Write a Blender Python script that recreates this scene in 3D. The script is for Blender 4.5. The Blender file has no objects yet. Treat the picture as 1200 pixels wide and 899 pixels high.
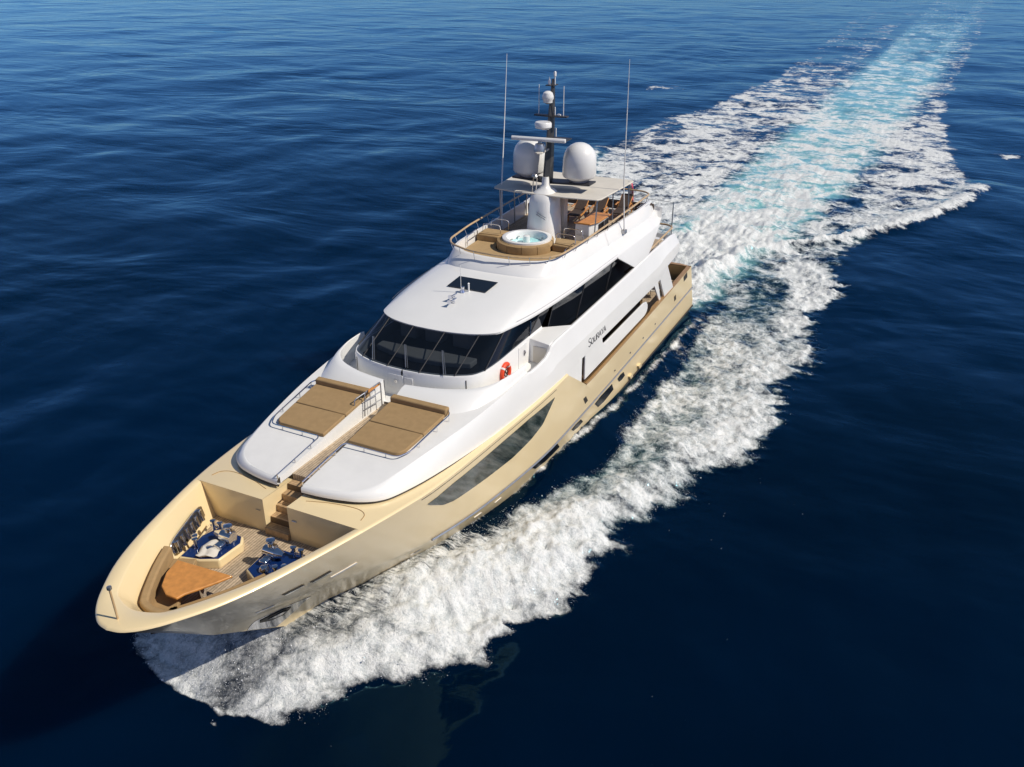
import bpy, bmesh, math, random
import numpy as np
from mathutils import Vector, Matrix
R = math.radians
random.seed(7)
scene = bpy.context.scene
col = scene.collection

# ------------------------------------------------------------------ camera
cam_d = bpy.data.cameras.new("camera")
cam = bpy.data.objects.new("camera", cam_d); col.objects.link(cam)
cam_d.sensor_width = 36.0
cam_d.lens = 1041.9 / 1200.0 * 36.0
cam_d.clip_start = 0.5; cam_d.clip_end = 12000
CAM = Vector((29.397, 15.903, 20.193))
pitch, yaw, roll = R(26.469), R(206.057), R(-0.143)
fw = Vector((math.cos(yaw)*math.cos(pitch), math.sin(yaw)*math.cos(pitch), -math.sin(pitch)))
rt = fw.cross(Vector((0, 0, 1))).normalized(); up = rt.cross(fw)
rt, up = rt*math.cos(roll)+up*math.sin(roll), -rt*math.sin(roll)+up*math.cos(roll)
cam.matrix_world = Matrix(((rt.x, up.x, -fw.x, CAM.x), (rt.y, up.y, -fw.y, CAM.y), (rt.z, up.z, -fw.z, CAM.z), (0, 0, 0, 1)))
scene.camera = cam

# ------------------------------------------------------------------ sky, sun, exposure
SUN_EL, SUN_AZ = R(45), math.atan2(1.0, -0.17)        # azimuth counter-clockwise from +X
world = bpy.data.worlds.new("World"); scene.world = world; world.use_nodes = True
wn = world.node_tree
bg = wn.nodes["Background"]
sky = wn.nodes.new("ShaderNodeTexSky"); sky.sky_type = 'NISHITA'; sky.sun_disc = False
sky.sun_elevation = SUN_EL; sky.sun_rotation = math.pi/2 - SUN_AZ
sky.air_density = 1.0; sky.dust_density = 0.0; sky.ozone_density = 3.0
bg.inputs["Strength"].default_value = 0.075
tint = wn.nodes.new("ShaderNodeMix"); tint.data_type = 'RGBA'; tint.blend_type = 'MULTIPLY'; tint.inputs["Factor"].default_value = 1.0
# clear summer sky: keep the band above the horizon blue rather than yellow-white
wtc = wn.nodes.new("ShaderNodeTexCoord"); wsp = wn.nodes.new("ShaderNodeSeparateXYZ"); wn.links.new(wtc.outputs["Generated"], wsp.inputs[0])
wmr = wn.nodes.new("ShaderNodeMapRange"); wmr.inputs["From Min"].default_value = 0.0; wmr.inputs["From Max"].default_value = 0.55
wn.links.new(wsp.outputs["Z"], wmr.inputs["Value"])
wmx = wn.nodes.new("ShaderNodeMix"); wmx.data_type = 'RGBA'
wmx.inputs["A"].default_value = (1.30, 1.02, 1.42, 1); wmx.inputs["B"].default_value = (0.95, 0.97, 0.96, 1)
wn.links.new(wmr.outputs["Result"], wmx.inputs["Factor"]); wn.links.new(wmx.outputs["Result"], tint.inputs["B"])
wn.links.new(sky.outputs[0], tint.inputs["A"]); wn.links.new(tint.outputs["Result"], bg.inputs[0])
sd = bpy.data.lights.new("sun", 'SUN'); sd.energy = 4.2; sd.angle = R(0.5); sd.color = (1.0, 0.925, 0.81)
sun = bpy.data.objects.new("sun", sd); col.objects.link(sun)
to_sun = Vector((math.cos(SUN_EL)*math.cos(SUN_AZ), math.cos(SUN_EL)*math.sin(SUN_AZ), math.sin(SUN_EL)))
sun.rotation_euler = to_sun.to_track_quat('Z', 'Y').to_euler(); sun.location = to_sun*80
scene.view_settings.view_transform = 'Standard'; scene.view_settings.look = 'None'
scene.view_settings.exposure = 0.0; scene.view_settings.gamma = 1.0
scene.cycles.max_bounces = 8; scene.cycles.transparent_max_bounces = 6
scene.cycles.caustics_reflective = False; scene.cycles.caustics_refractive = False
scene.cycles.sample_clamp_indirect = 4.0

# ------------------------------------------------------------------ materials
def mat(name, color, rough=0.4, metal=0.0, coat=0.0, var=0.06, scale=3.0, bump=0.0, bscale=40.0, spec=0.5):
    m = bpy.data.materials.new(name); m.use_nodes = True
    nt = m.node_tree; b = nt.nodes["Principled BSDF"]
    b.inputs["Roughness"].default_value = rough; b.inputs["Metallic"].default_value = metal
    b.inputs["Coat Weight"].default_value = coat; b.inputs["Coat Roughness"].default_value = 0.06
    b.inputs["Specular IOR Level"].default_value = spec
    tc = nt.nodes.new("ShaderNodeTexCoord")
    nz = nt.nodes.new("ShaderNodeTexNoise"); nz.inputs["Scale"].default_value = scale; nz.inputs["Detail"].default_value = 5
    nt.links.new(tc.outputs["Object"], nz.inputs["Vector"])
    rp = nt.nodes.new("ShaderNodeMapRange")
    rp.inputs["To Min"].default_value = 1-var; rp.inputs["To Max"].default_value = 1+var
    rp.inputs["From Min"].default_value = 0.3; rp.inputs["From Max"].default_value = 0.7
    nt.links.new(nz.outputs["Fac"], rp.inputs["Value"])
    mx = nt.nodes.new("ShaderNodeMix"); mx.data_type = 'RGBA'; mx.blend_type = 'MULTIPLY'; mx.inputs["Factor"].default_value = 1
    mx.inputs["A"].default_value = (*color, 1)
    nt.links.new(rp.outputs["Result"], mx.inputs["B"])
    nt.links.new(mx.outputs["Result"], b.inputs["Base Color"])
    if bump:
        n2 = nt.nodes.new("ShaderNodeTexNoise"); n2.inputs["Scale"].default_value = bscale; n2.inputs["Detail"].default_value = 3
        nt.links.new(tc.outputs["Object"], n2.inputs["Vector"])
        bp = nt.nodes.new("ShaderNodeBump"); bp.inputs["Strength"].default_value = bump; bp.inputs["Distance"].default_value = 0.02
        nt.links.new(n2.outputs["Fac"], bp.inputs["Height"]); nt.links.new(bp.outputs["Normal"], b.inputs["Normal"])
    return m

def tinted(name, color, see=0.3):
    """dark window glass one can partly look through"""
    m = mat(name, color, rough=0.03, coat=0.3, var=0.2, scale=0.7); nt = m.node_tree
    b = nt.nodes["Principled BSDF"]; out = nt.nodes["Material Output"]
    tr = nt.nodes.new("ShaderNodeBsdfTransparent"); tr.inputs[0].default_value = (.55, .60, .66, 1)
    mx = nt.nodes.new("ShaderNodeMixShader"); mx.inputs[0].default_value = see
    nt.links.new(b.outputs[0], mx.inputs[1]); nt.links.new(tr.outputs[0], mx.inputs[2]); nt.links.new(mx.outputs[0], out.inputs["Surface"])
    return m

def teak(name, color, seam, width=0.09, axis=1, grey=0.0):
    m = mat(name, color, rough=0.65, var=0.22, scale=9.0)
    nt = m.node_tree; b = nt.nodes["Principled BSDF"]
    src = b.inputs["Base Color"].links[0].from_socket
    tc = [n for n in nt.nodes if n.type == 'TEX_COORD'][0]
    sp = nt.nodes.new("ShaderNodeSeparateXYZ"); nt.links.new(tc.outputs["Object"], sp.inputs[0])
    dv = nt.nodes.new("ShaderNodeMath"); dv.operation = 'DIVIDE'; dv.inputs[1].default_value = width
    nt.links.new(sp.outputs[axis], dv.inputs[0])
    fr = nt.nodes.new("ShaderNodeMath"); fr.operation = 'FRACT'; nt.links.new(dv.outputs[0], fr.inputs[0])
    lt = nt.nodes.new("ShaderNodeMath"); lt.operation = 'LESS_THAN'; lt.inputs[1].default_value = 0.16
    nt.links.new(fr.outputs[0], lt.inputs[0])
    fl = nt.nodes.new("ShaderNodeMath"); fl.operation = 'FLOOR'; nt.links.new(dv.outputs[0], fl.inputs[0])
    wnz = nt.nodes.new("ShaderNodeTexWhiteNoise"); wnz.noise_dimensions = '1D'; nt.links.new(fl.outputs[0], wnz.inputs["W"])
    mr = nt.nodes.new("ShaderNodeMapRange"); mr.inputs["To Min"].default_value = 0.8; mr.inputs["To Max"].default_value = 1.15
    nt.links.new(wnz.outputs["Value"], mr.inputs["Value"])
    m1 = nt.nodes.new("ShaderNodeMix"); m1.data_type = 'RGBA'; m1.blend_type = 'MULTIPLY'; m1.inputs["Factor"].default_value = 1
    nt.links.new(src, m1.inputs["A"]); nt.links.new(mr.outputs["Result"], m1.inputs["B"])
    m2 = nt.nodes.new("ShaderNodeMix"); m2.data_type = 'RGBA'; m2.inputs["B"].default_value = (*seam, 1)
    nt.links.new(lt.outputs[0], m2.inputs["Factor"]); nt.links.new(m1.outputs["Result"], m2.inputs["A"])
    nt.links.new(m2.outputs["Result"], b.inputs["Base Color"])
    return m

GOLD = mat("champagne_paint", (0.85, 0.68, 0.395), rough=0.32, metal=0.08, coat=0.40, var=0.025, scale=0.6)
WHITE = mat("white_gelcoat", (0.80, 0.795, 0.775), rough=0.28, coat=0.35, var=0.02, scale=0.8)
NONSKID = mat("white_nonskid", (0.77, 0.76, 0.735), rough=0.6, var=0.03, scale=2.0, bump=0.15, bscale=160)
GLASS = mat("tinted_glass", (0.006, 0.008, 0.012), rough=0.035, coat=0.4, var=0.3, scale=0.7)
SCREEN = tinted("windscreen_glass", (0.006, 0.009, 0.014), 0.45)
PORT = mat("porthole_glass", (0.008, 0.009, 0.010), rough=0.25, var=0.2, spec=0.25)
HULLGLASS = mat("hull_glass", (0.020, 0.030, 0.026), rough=0.06, coat=0.4, var=0.5, scale=1.4)
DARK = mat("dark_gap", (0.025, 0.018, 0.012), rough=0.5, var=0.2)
TAN = mat("tan_canvas", (0.355, 0.235, 0.115), rough=0.85, var=0.07, scale=5, bump=0.25, bscale=90, spec=0.2)
TANLIGHT = mat("tan_canvas_pale", (0.42, 0.29, 0.15), rough=0.85, var=0.07, scale=5, bump=0.25, bscale=90, spec=0.2)
ORANGE = mat("varnished_wood", (0.58, 0.25, 0.06), rough=0.45, coat=0.2, var=0.14, scale=6)
CAPWOOD = mat("caprail_wood", (0.36, 0.21, 0.085), rough=0.4, coat=0.3, var=0.15, scale=6)
RAILWOOD = mat("handrail_wood", (0.52, 0.36, 0.19), rough=0.4, coat=0.3, var=0.12, scale=6)
BROWN = mat("brown_mesh", (0.055, 0.036, 0.027), rough=0.8, var=0.2, scale=12, bump=0.3, bscale=200)
STEEL = mat("polished_steel", (0.72, 0.72, 0.74), rough=0.12, metal=1.0, var=0.05)
DULLSTEEL = mat("brushed_steel", (0.45, 0.45, 0.46), rough=0.35, metal=0.9, var=0.1)
BLUE = mat("blue_gelcoat", (0.004, 0.022, 0.11), rough=0.18, coat=0.4, var=0.1)
MAST = mat("charcoal_paint", (0.035, 0.033, 0.034), rough=0.45, var=0.15)
RED = mat("orange_red_vinyl", (0.75, 0.07, 0.02), rough=0.5, var=0.08, scale=14)
AWNING = mat("grey_canvas", (0.62, 0.58, 0.51), rough=0.8, var=0.05, scale=2, bump=0.1)
LETTER = mat("grey_lettering", (0.10, 0.10, 0.11), rough=0.3, metal=0.4)
POOL = mat("hot_tub_water", (0.42, 0.78, 0.80), rough=0.05, var=0.25, scale=2.5, bump=0.6, bscale=7)
TEAKDECK = teak("teak_deck", (0.50, 0.39, 0.27), (0.10, 0.075, 0.05))
TEAKSTEP = teak("teak_step", (0.46, 0.31, 0.17), (0.16, 0.10, 0.05), width=0.07, axis=0)
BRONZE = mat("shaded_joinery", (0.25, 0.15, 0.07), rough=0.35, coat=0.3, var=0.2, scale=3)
FLAGM = mat("flag_cloth", (0.75, 0.72, 0.70), rough=0.9, var=0.05)
FLAGRED = mat("flag_red", (0.66, 0.10, 0.16), rough=0.9, var=0.05)

# ------------------------------------------------------------------ mesh helpers
class MB:
    def __init__(s): s.v = []; s.f = []
    def add(s, v, f):
        o = len(s.v); s.v += [tuple(p) for p in v]; s.f += [tuple(i+o for i in q) for q in f]; return s
    def grid(s, rows, close=False, cap=False):
        n = len(rows[0]); v = [p for r in rows for p in r]; f = []
        for i in range(len(rows)-1):
            for j in range(n if close else n-1):
                k = (j+1) % n
                f.append((i*n+j, i*n+k, (i+1)*n+k, (i+1)*n+j))
        if cap: f.append(tuple(range(n))[::-1]); f.append(tuple((len(rows)-1)*n+j for j in range(n)))
        return s.add(v, f)
    def box(s, x0, x1, y0, y1, z0, z1):
        v = [(x, y, z) for x in (x0, x1) for y in (y0, y1) for z in (z0, z1)]
        return s.add(v, [(0, 1, 3, 2), (4, 6, 7, 5), (0, 4, 5, 1), (2, 3, 7, 6), (0, 2, 6, 4), (1, 5, 7, 3)])
    def prism(s, base, top):
        n = len(base)
        f = [tuple(range(n))[::-1], tuple(range(n, 2*n))] + [(i, (i+1) % n, n+(i+1) % n, n+i) for i in range(n)]
        return s.add(list(base)+list(top), f)
    def pz(s, poly, z0, z1):
        g = (lambda z: (z if callable(z) else (lambda x, y: z)))
        a, b = g(z0), g(z1)
        return s.prism([(x, y, a(x, y)) for x, y in poly], [(x, y, b(x, y)) for x, y in poly])
    def py(s, poly, y0, y1):
        return s.prism([(x, y0, z) for x, z in poly], [(x, y1, z) for x, z in poly])
    def tube(s, pts, r, n=8, closed=False):
        P = [Vector(p) for p in pts]; m = len(P); rings = []
        rr = r if isinstance(r, (list, tuple)) else [r]*m
        prev = None
        for i in range(m):
            a = P[(i-1) % m] if (closed or i > 0) else P[i]; b = P[(i+1) % m] if (closed or i < m-1) else P[i]
            d = (b-a).normalized()
            ref = Vector((0, 0, 1)) if abs(d.z) < 0.9 else Vector((1, 0, 0))
            u = d.cross(ref).normalized() if prev is None else (prev - d*prev.dot(d)).normalized()
            prev = u; w = d.cross(u)
            rings.append([tuple(P[i]+(u*math.cos(2*math.pi*k/n)+w*math.sin(2*math.pi*k/n))*rr[i]) for k in range(n)])
        if closed: rings.append(rings[0])
        return s.grid(rings, close=True, cap=not closed)
    def lathe(s, prof, c, n=24, sx=1, sy=1, tilt=None, cap=True):
        rows = []
        for r, z in prof:
            row = []
            for k in range(n):
                a = 2*math.pi*k/n; p = Vector((r*math.cos(a)*sx, r*math.sin(a)*sy, z))
                if tilt: p = tilt @ p
                row.append((p.x+c[0], p.y+c[1], p.z+c[2]))
            rows.append(row)
        return s.grid(rows, close=True, cap=cap)
    def build(s, name, m, parent=None, smooth=35, bevel=0, seg=2, sub=0, solid=0):
        me = bpy.data.meshes.new(name); me.from_pydata(s.v, [], s.f)
        bm = bmesh.new(); bm.from_mesh(me)
        bmesh.ops.remove_doubles(bm, verts=bm.verts, dist=0.0005)
        bmesh.ops.recalc_face_normals(bm, faces=bm.faces)
        bm.to_mesh(me); bm.free()
        me.materials.append(m)
        if smooth:
            me.shade_smooth(); me.set_sharp_from_angle(angle=R(smooth))
        o = bpy.data.objects.new(name, me); col.objects.link(o)
        if parent: o.parent = parent
        if solid:
            q = o.modifiers.new("solid", 'SOLIDIFY'); q.thickness = solid; q.offset = -1
        if bevel:
            q = o.modifiers.new("bevel", 'BEVEL'); q.width = bevel; q.segments = seg; q.limit_method = 'ANGLE'; q.angle_limit = R(40)
            q.harden_normals = False
        if sub:
            q = o.modifiers.new("sub", 'SUBSURF'); q.levels = sub; q.render_levels = sub
        return o

def tag(o, label=None, cat=None, group=None, kind=None):
    if label: o["label"] = label
    if cat: o["category"] = cat
    if group: o["group"] = group
    if kind: o["kind"] = kind
    return o
def empty(name, loc=(0, 0, 0), rz=0):
    o = bpy.data.objects.new(name, None); o.location = loc; o.rotation_euler.z = rz; o.empty_display_size = 0.3
    col.objects.link(o); return o
def fillet(pts, r, n=5):
    """round the corners of an open 3-D polyline"""
    out = [Vector(pts[0])]
    for i in range(1, len(pts)-1):
        a, b, c = Vector(pts[i-1]), Vector(pts[i]), Vector(pts[i+1])
        d1, d2 = (a-b), (c-b); q = min(r, d1.length*0.45, d2.length*0.45)
        p0, p1 = b+d1.normalized()*q, b+d2.normalized()*q
        for k in range(n+1):
            t = k/n; out.append(p0*(1-t)**2 + b*2*t*(1-t) + p1*t*t)
    out.append(Vector(pts[-1])); return out
def smooth_path(pts, n=6):
    P = [Vector(p) for p in pts]; out = []
    for i in range(len(P)-1):
        a = P[i-1] if i else P[i]*2-P[i+1]; b, c = P[i], P[i+1]; d = P[i+2] if i+2 < len(P) else P[i+1]*2-P[i]
        for k in range(n):
            t = k/n
            out.append(0.5*((2*b)+(c-a)*t+(2*a-5*b+4*c-d)*t*t+(3*b-a-3*c+d)*t**3))
    out.append(P[-1]); return out
def lerp(a, b, t): return a+(b-a)*t

# ------------------------------------------------------------------ hull lines
def pchip(tab):
    xs=[p[0] for p in tab]; n=len(xs)
    if xs[0]>xs[-1]: tab=tab[::-1]; xs=xs[::-1]
    m=len(tab[0])-1
    cols=[]
    for k in range(1,m+1):
        ys=[p[k] for p in tab]
        h=[xs[i+1]-xs[i] for i in range(n-1)]; d=[(ys[i+1]-ys[i])/h[i] for i in range(n-1)]
        s=[0]*n; s[0]=d[0]; s[-1]=d[-1]
        for i in range(1,n-1):
            if d[i-1]*d[i]<=0: s[i]=0
            else:
                w1=2*h[i]+h[i-1]; w2=h[i]+2*h[i-1]; s[i]=(w1+w2)/(w1/d[i-1]+w2/d[i])
        cols.append((ys,h,s))
    def f(x):
        x=min(max(x,xs[0]),xs[-1]); i=0
        while i<n-2 and x>xs[i+1]: i+=1
        r=[]
        for ys,h,s in cols:
            t=(x-xs[i])/h[i]; a=ys[i];b=ys[i+1];p=s[i]*h[i];q=s[i+1]*h[i]
            r.append(a+p*t+(-3*a+3*b-2*p-q)*t*t+(2*a-2*b+p+q)*t*t*t)
        return r[0] if len(r)==1 else r
    return f
# gunwale half-breadth / height, chine, waterline, keel (x, y, z)
gun_y=pchip([(18.95,0.0),(18.9,.28),(18.78,.53),(18.4,.96),(17.9,1.33),(17,1.86),(15.85,2.31),(14.8,2.62),(12.7,3.16),(11.4,3.42),(9.8,3.66),(6,3.86),(1,4.02),(-4,4.02),(-12,3.97),(-18.6,3.85)])
gun_z=pchip([(18.95,5.5),(15,5.4),(12.7,5.32),(9.8,5.14),(6,4.97),(1,4.82),(0,4.8)])
def gunz(x):
    if x>=0: return gun_z(x)
    if x>-2.06: return 4.8+(3.46-4.8)*(-x/2.06)
    return 3.46+.1*(-2.06-x)/16.5
chi=pchip([(15.9,0,2.85),(15.2,.3,2.83),(14.3,.72,2.8),(13,1.38,2.74),(11,2.28,2.62),(9,2.97,2.5),(5.9,3.47,2.25),(.6,3.84,2.03),(-4,3.86,2.0),(-19.4,3.8,2.0)])
wl=pchip([(13.2,0,1.0),(11.5,.34,.85),(10.3,.85,.77),(8.3,1.62,.75),(6.6,2.25,.75),(2.6,3.2,.75),(-2.8,3.62,.72),(-8,3.75,.65),(-20.2,3.75,.6)])
keel=pchip([(12.0,0,-.2),(8,.8,-.6),(2,2.4,-.6),(-8,3.1,-.6),(-20.2,3.2,-.6)])
GX=(18.95,-18.6);CX=(15.9,-19.4);WX=(13.2,-20.1);KX=(12.0,-20.1)
def curve(k,s):
    if k==3:
        x=GX[0]+(GX[1]-GX[0])*s; return (x,gun_y(x),gunz(x))
    if k==2:
        x=CX[0]+(CX[1]-CX[0])*s; y,z=chi(x); return (x,y,z)
    if k==1:
        x=WX[0]+(WX[1]-WX[0])*s; y,z=wl(x); return (x,y,z)
    x=KX[0]+(KX[1]-KX[0])*s; y,z=keel(x); return (x,y,z)
def hull_st(s,t):
    # t in 0..1 topside (chine to gunwale); -1..0 lower side; -2..-1 bottom
    if t>=0:
        a=curve(2,s);b=curve(3,s); e=1-.25*max(0,1-s/.35)
    elif t>=-1:
        a=curve(1,s);b=curve(2,s);t+=1;e=1-.1*max(0,1-s/.35)
    else:
        a=curve(0,s);b=curve(1,s);t+=2;e=1
    return (a[0]+(b[0]-a[0])*t, a[1]+(b[1]-a[1])*t**e, a[2]+(b[2]-a[2])*t)

# ================================================================== THE YACHT
yacht = empty("yacht"); tag(yacht, "long champagne and white motor yacht speeding through dark blue sea", "yacht")

# ---- hull
S = [0, .004, .01, .018, .028, .04, .055, .07, .085, .1] + [.1+.02*i for i in range(1, 46)]
xb = [(GX[0]-x)/(GX[0]-GX[1]) for x in (0.0, -2.06)]
S = sorted(set([round(q, 5) for q in S+xb]))
TT = [-2, -1.5, -1, -.8, -.6, -.4, -.2, -.06, 0] + [.06+.94*i/9 for i in range(10)]
mb = MB()
for sg in (1, -1):
    mb.grid([[(p[0], p[1]*sg, p[2]) for p in (hull_st(s, t) for t in TT)] for s in S])
trs = [hull_st(1.0, t) for t in TT]                                  # raked transom
mb.grid([[(p[0], p[1]*k, p[2]) for p in trs] for k in (1, .6, .2, -.2, -.6, -1)])
hull = mb.build("hull", GOLD, yacht, smooth=28)

def st_off(s, t, d):
    p = Vector(hull_st(s, t)); e = 1e-3
    a = Vector(hull_st(min(s+e, 1), t))-Vector(hull_st(max(s-e, 0), t)); b = Vector(hull_st(s, t+e))-Vector(hull_st(s, t-e))
    n = a.cross(b).normalized()
    if n.y < 0: n = -n
    return p+n*d
def hull_patch(name, top, bot, m, d=0.012, n=14, parent=hull, both=True, under=-0.03):
    """a panel lying on the hull side between two (s, t) polylines"""
    def samp(c, u):
        q = u*(len(c)-1); i = min(int(q), len(c)-2); w = q-i
        return lerp(c[i][0], c[i+1][0], w), lerp(c[i][1], c[i+1][1], w)
    for sg in ((1, -1) if both else (1,)):
        mb = MB(); rows = []
        for i in range(n+1):
            a, b = samp(top, i/n), samp(bot, i/n)
            rows.append([st_off(lerp(a[0], b[0], k/4), lerp(a[1], b[1], k/4), d) for k in range(5)])
        fl = lambda p: (p.x, p.y*sg, p.z)
        mb.grid([[fl(p) for p in r] for r in rows])
        # rim going back into the hull
        a, b = [r[0] for r in rows], [r[-1] for r in rows]
        loop = a+[*rows[-1][1:]]+b[::-1][1:]+[*rows[0][::-1][1:-1]]
        back = [Vector((p.x, p.y-(d-under), p.z)) for p in loop]
        mb.grid([[fl(p) for p in loop+loop[:1]], [fl(p) for p in back+back[:1]]])
        mb.build(name, m, parent, smooth=30)
# rub rail on the chine
for sg in (1, -1):
    pts = [st_off(s, 0.0, 0.02) for s in [.195+.0201*i for i in range(41)]]
    MB().tube([(p.x, p.y*sg, p.z) for p in pts], 0.045, 6).build("rub_rail", DULLSTEEL, hull)
    pts = [st_off(s, -0.99, 0.015) for s in [.2+.02*i for i in range(41)]]
    MB().tube([(p.x, p.y*sg, p.z) for p in pts], 0.05, 6).build("spray_rail", DARK, hull)
    pts = [st_off(s, 0.955, 0.0) for s in [.225+.006*i for i in range(42)]]
    MB().tube([(p.x, p.y*sg, p.z) for p in pts], 0.012, 4).build("seam", DARK, hull)
hull_patch("hull_window", [(.2259, .81), (.2631, .857), (.3049, .861), (.3523, .872), (.4042, .879), (.4622, .85)],
           [(.2265, .78), (.2375, .60), (.2507, .537), (.3022, .486), (.3495, .46), (.3911, .504), (.422, .582), (.4622, .845)], HULLGLASS, n=40)
for a, b in (((.0717, .53), (.0889, .555)), ((.0938, .522), (.1124, .56))):       # bow fairlead slots
    hull_patch("hull_slot", [a, b], [(a[0], a[1]-.055), (b[0], b[1]-.05)], DARK, d=0.016, n=4)
    hull_patch("slot_sill", [(a[0]+.0005, a[1]-.03), (b[0], b[1]-.028)], [(a[0]+.001, a[1]-.052), (b[0], b[1]-.05)], STEEL, d=0.03, n=4)
for a, b in (((.0411, .245), (.0551, .262)), ((.1056, .37), (.1313, .43)), ((.16, -.42), (.172, -.40)), ((.247, -.42), (.259, -.40)), ((.283, -.40), (.295, -.38))):
    hull_patch("step_pad", [a, b], [(a[0], a[1]-.03), (b[0], b[1]-.028)], WHITE, d=0.02, n=4)
hull_patch("anchor_plate", [(.002, -.42), (.02, -.22), (.0397, -.188), (.0693, -.165)], [(.002, -.86), (.02, -.76), (.0405, -.60), (.0695, -.19)], STEEL, d=0.012, n=14)
hull_patch("anchor_recess", [(.0172, -.36), (.022, -.275), (.034, -.265), (.046, -.262), (.0475, -.29)], [(.0172, -.38), (.020, -.50), (.030, -.53), (.040, -.42), (.0475, -.31)], DARK, d=0.03, n=12)
hull_patch("anchor", [(.026, -.33), (.030, -.32), (.041, -.30)], [(.028, -.42), (.032, -.42), (.0415, -.36)], STEEL, d=0.07, n=6)
for tp, bt in (([(.3677, -.14), (.3884, -.10), (.4307, -.13)], [(.3677, -.40), (.3884, -.50), (.4270, -.46)]),
               ([(.4700, -.20), (.4830, -.16), (.4992, -.20)], [(.4700, -.38), (.4815, -.46), (.4985, -.44)]),
               ([(.5451, -.20), (.5666, -.15), (.6080, -.18)], [(.5465, -.55), (.5649, -.60), (.6040, -.52)]),
               ([(.6279, -.24), (.6400, -.20), (.6521, -.24)], [(.6279, -.46), (.6380, -.52), (.6515, -.48)])):
    hull_patch("porthole", tp, bt, PORT, d=0.014, n=8)
hull_patch("mooring_port", [(.5255, .34), (.535, .38)], [(.5255, .17), (.535, .21)], DARK, d=0.014, n=4)
hull_patch("mooring_port", [(.9000, .52), (.9085, .54)], [(.9000, .30), (.9085, .32)], DARK, d=0.014, n=4)
hull_patch("mooring_port", [(.955, .93), (.974, .95)], [(.955, .70), (.974, .72)], DARK, d=0.014, n=4)
for s0 in (.63, .69, .745, .80):
    hull_patch("hull_fitting", [(s0, .32), (s0+.004, .33)], [(s0, .26), (s0+.004, .27)], STEEL, d=0.02, n=3)
for s0 in (.66, .70):
    hull_patch("discharge_cowl", [(s0, -.72), (s0+.01, -.70)], [(s0, -.90), (s0+.01, -.88)], GOLD, d=0.10, n=4)
MB().box(-20.9, -19.0, -3.55, 3.55, 0.52, 0.80).build("swim_platform", GOLD, yacht, bevel=.06)
MB().box(-20.8, -19.5, -3.4, 3.4, 0.80, 0.82).build("platform_teak", TEAKDECK, yacht)

def hull_half(x, z):
    """half-breadth of the topsides at x, z"""
    def at(s):
        a, b = hull_st(s, 0), hull_st(s, 1)
        return hull_st(s, min(max((z-a[2])/(b[2]-a[2]), 0), 1))
    lo, hi = 0.0, .5
    if at(0)[0] < x: return 0.0
    for _ in range(30):
        m = (lo+hi)/2
        if at(m)[0] > x: lo = m
        else: hi = m
    return at(lo)[1]
# ---- foredeck: cap round the bow, cream deck beside the trunk
inner = [(18.15, 0.0), (18.12, .22), (18.02, .52), (17.84, .82), (17.4, 1.14), (16.8, 1.49), (15.9, 1.93), (15.0, 2.23), (13.9, 2.56), (12.83, 2.84)]
outer = [(18.95, 0.0), (18.93, .2), (18.82, .47), (18.55, .82), (18.0, 1.27), (17.2, 1.76), (16.1, 2.22), (15.1, 2.54), (13.95, 2.85), (12.83, 3.13)]
mb = MB(); wl_mb = MB()
for sg in (1, -1):
    ro, r1, r2, r3, r4 = [], [], [], [], []
    pi, po = smooth_path([(x, y, 0) for x, y in inner], 4), smooth_path([(x, y, 0) for x, y in outer], 4)
    for a, b in zip(pi, po):
        gy = gun_y(min(b.x, 18.95)); z = gunz(b.x)
        d = (Vector((a.x, a.y))-Vector((b.x, gy)))
        w = d.length; d = d/w
        q = lambda k, dz: (b.x+d.x*k, (gy+d.y*k)*sg, z+dz)
        ro.append(q(0, 0)); r1.append(q(.03, .045)); r2.append(q(.09, .06)); r3.append(q(w-.05, .045)); r4.append(q(w, .01))
    mb.grid([ro, r1, r2, r3, r4])
    fl = []; rt_ = []
    for a, t in zip(pi, r4):
        k = .78 if a.x > 15 else lerp(.87, .78, max(0, (a.x-12.83)/2.2))
        rt_.append(t); fx = a.x-.32*max(0, (a.x-15)); fl.append((fx, sg*min(abs(t[1])*k, max(hull_half(fx, 4.2)-.10, 0)), 4.2))
    wl_mb.grid([rt_, [tuple(lerp(p[i], q[i], .5) for i in range(3)) for p, q in zip(rt_, fl)], fl])
    # deck beside and under the white trunk
    o_, l1, l2, i_ = [], [], [], []
    for k in range(33):
        x = lerp(12.83, -0.02, k/32); gy = gun_y(x); z = gunz(x)
        o_.append((x, gy*sg, z)); l1.append((x, (gy-.03)*sg, z+.04)); l2.append((x, (gy-.09)*sg, z+.055)); i_.append((x, .45*sg, z+.06))
    mb.grid([o_, l1, l2, i_])
mb.build("foredeck_cap", GOLD, yacht, smooth=50)
wl_mb.build("well_lining", GOLD, yacht, smooth=50)
mb = MB()
for sg in (1, -1):                                                    # locker blocks either side of the steps
    zt = gunz(12.83)+.055
    mb.add([(12.825, .45*sg, zt), (12.825, 2.9*sg, zt-.01), (12.825, (hull_half(12.825, 4.19)-.06)*sg, 4.19), (12.825, .45*sg, 4.19)], [(0, 1, 2, 3)])
    mb.add([(12.825, .45*sg, zt), (11.3, .45*sg, gunz(11.3)+.06), (11.3, .45*sg, 4.19), (12.825, .45*sg, 4.19)], [(0, 1, 2, 3)])
mb.build("locker_front", GOLD, yacht, smooth=0)
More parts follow.
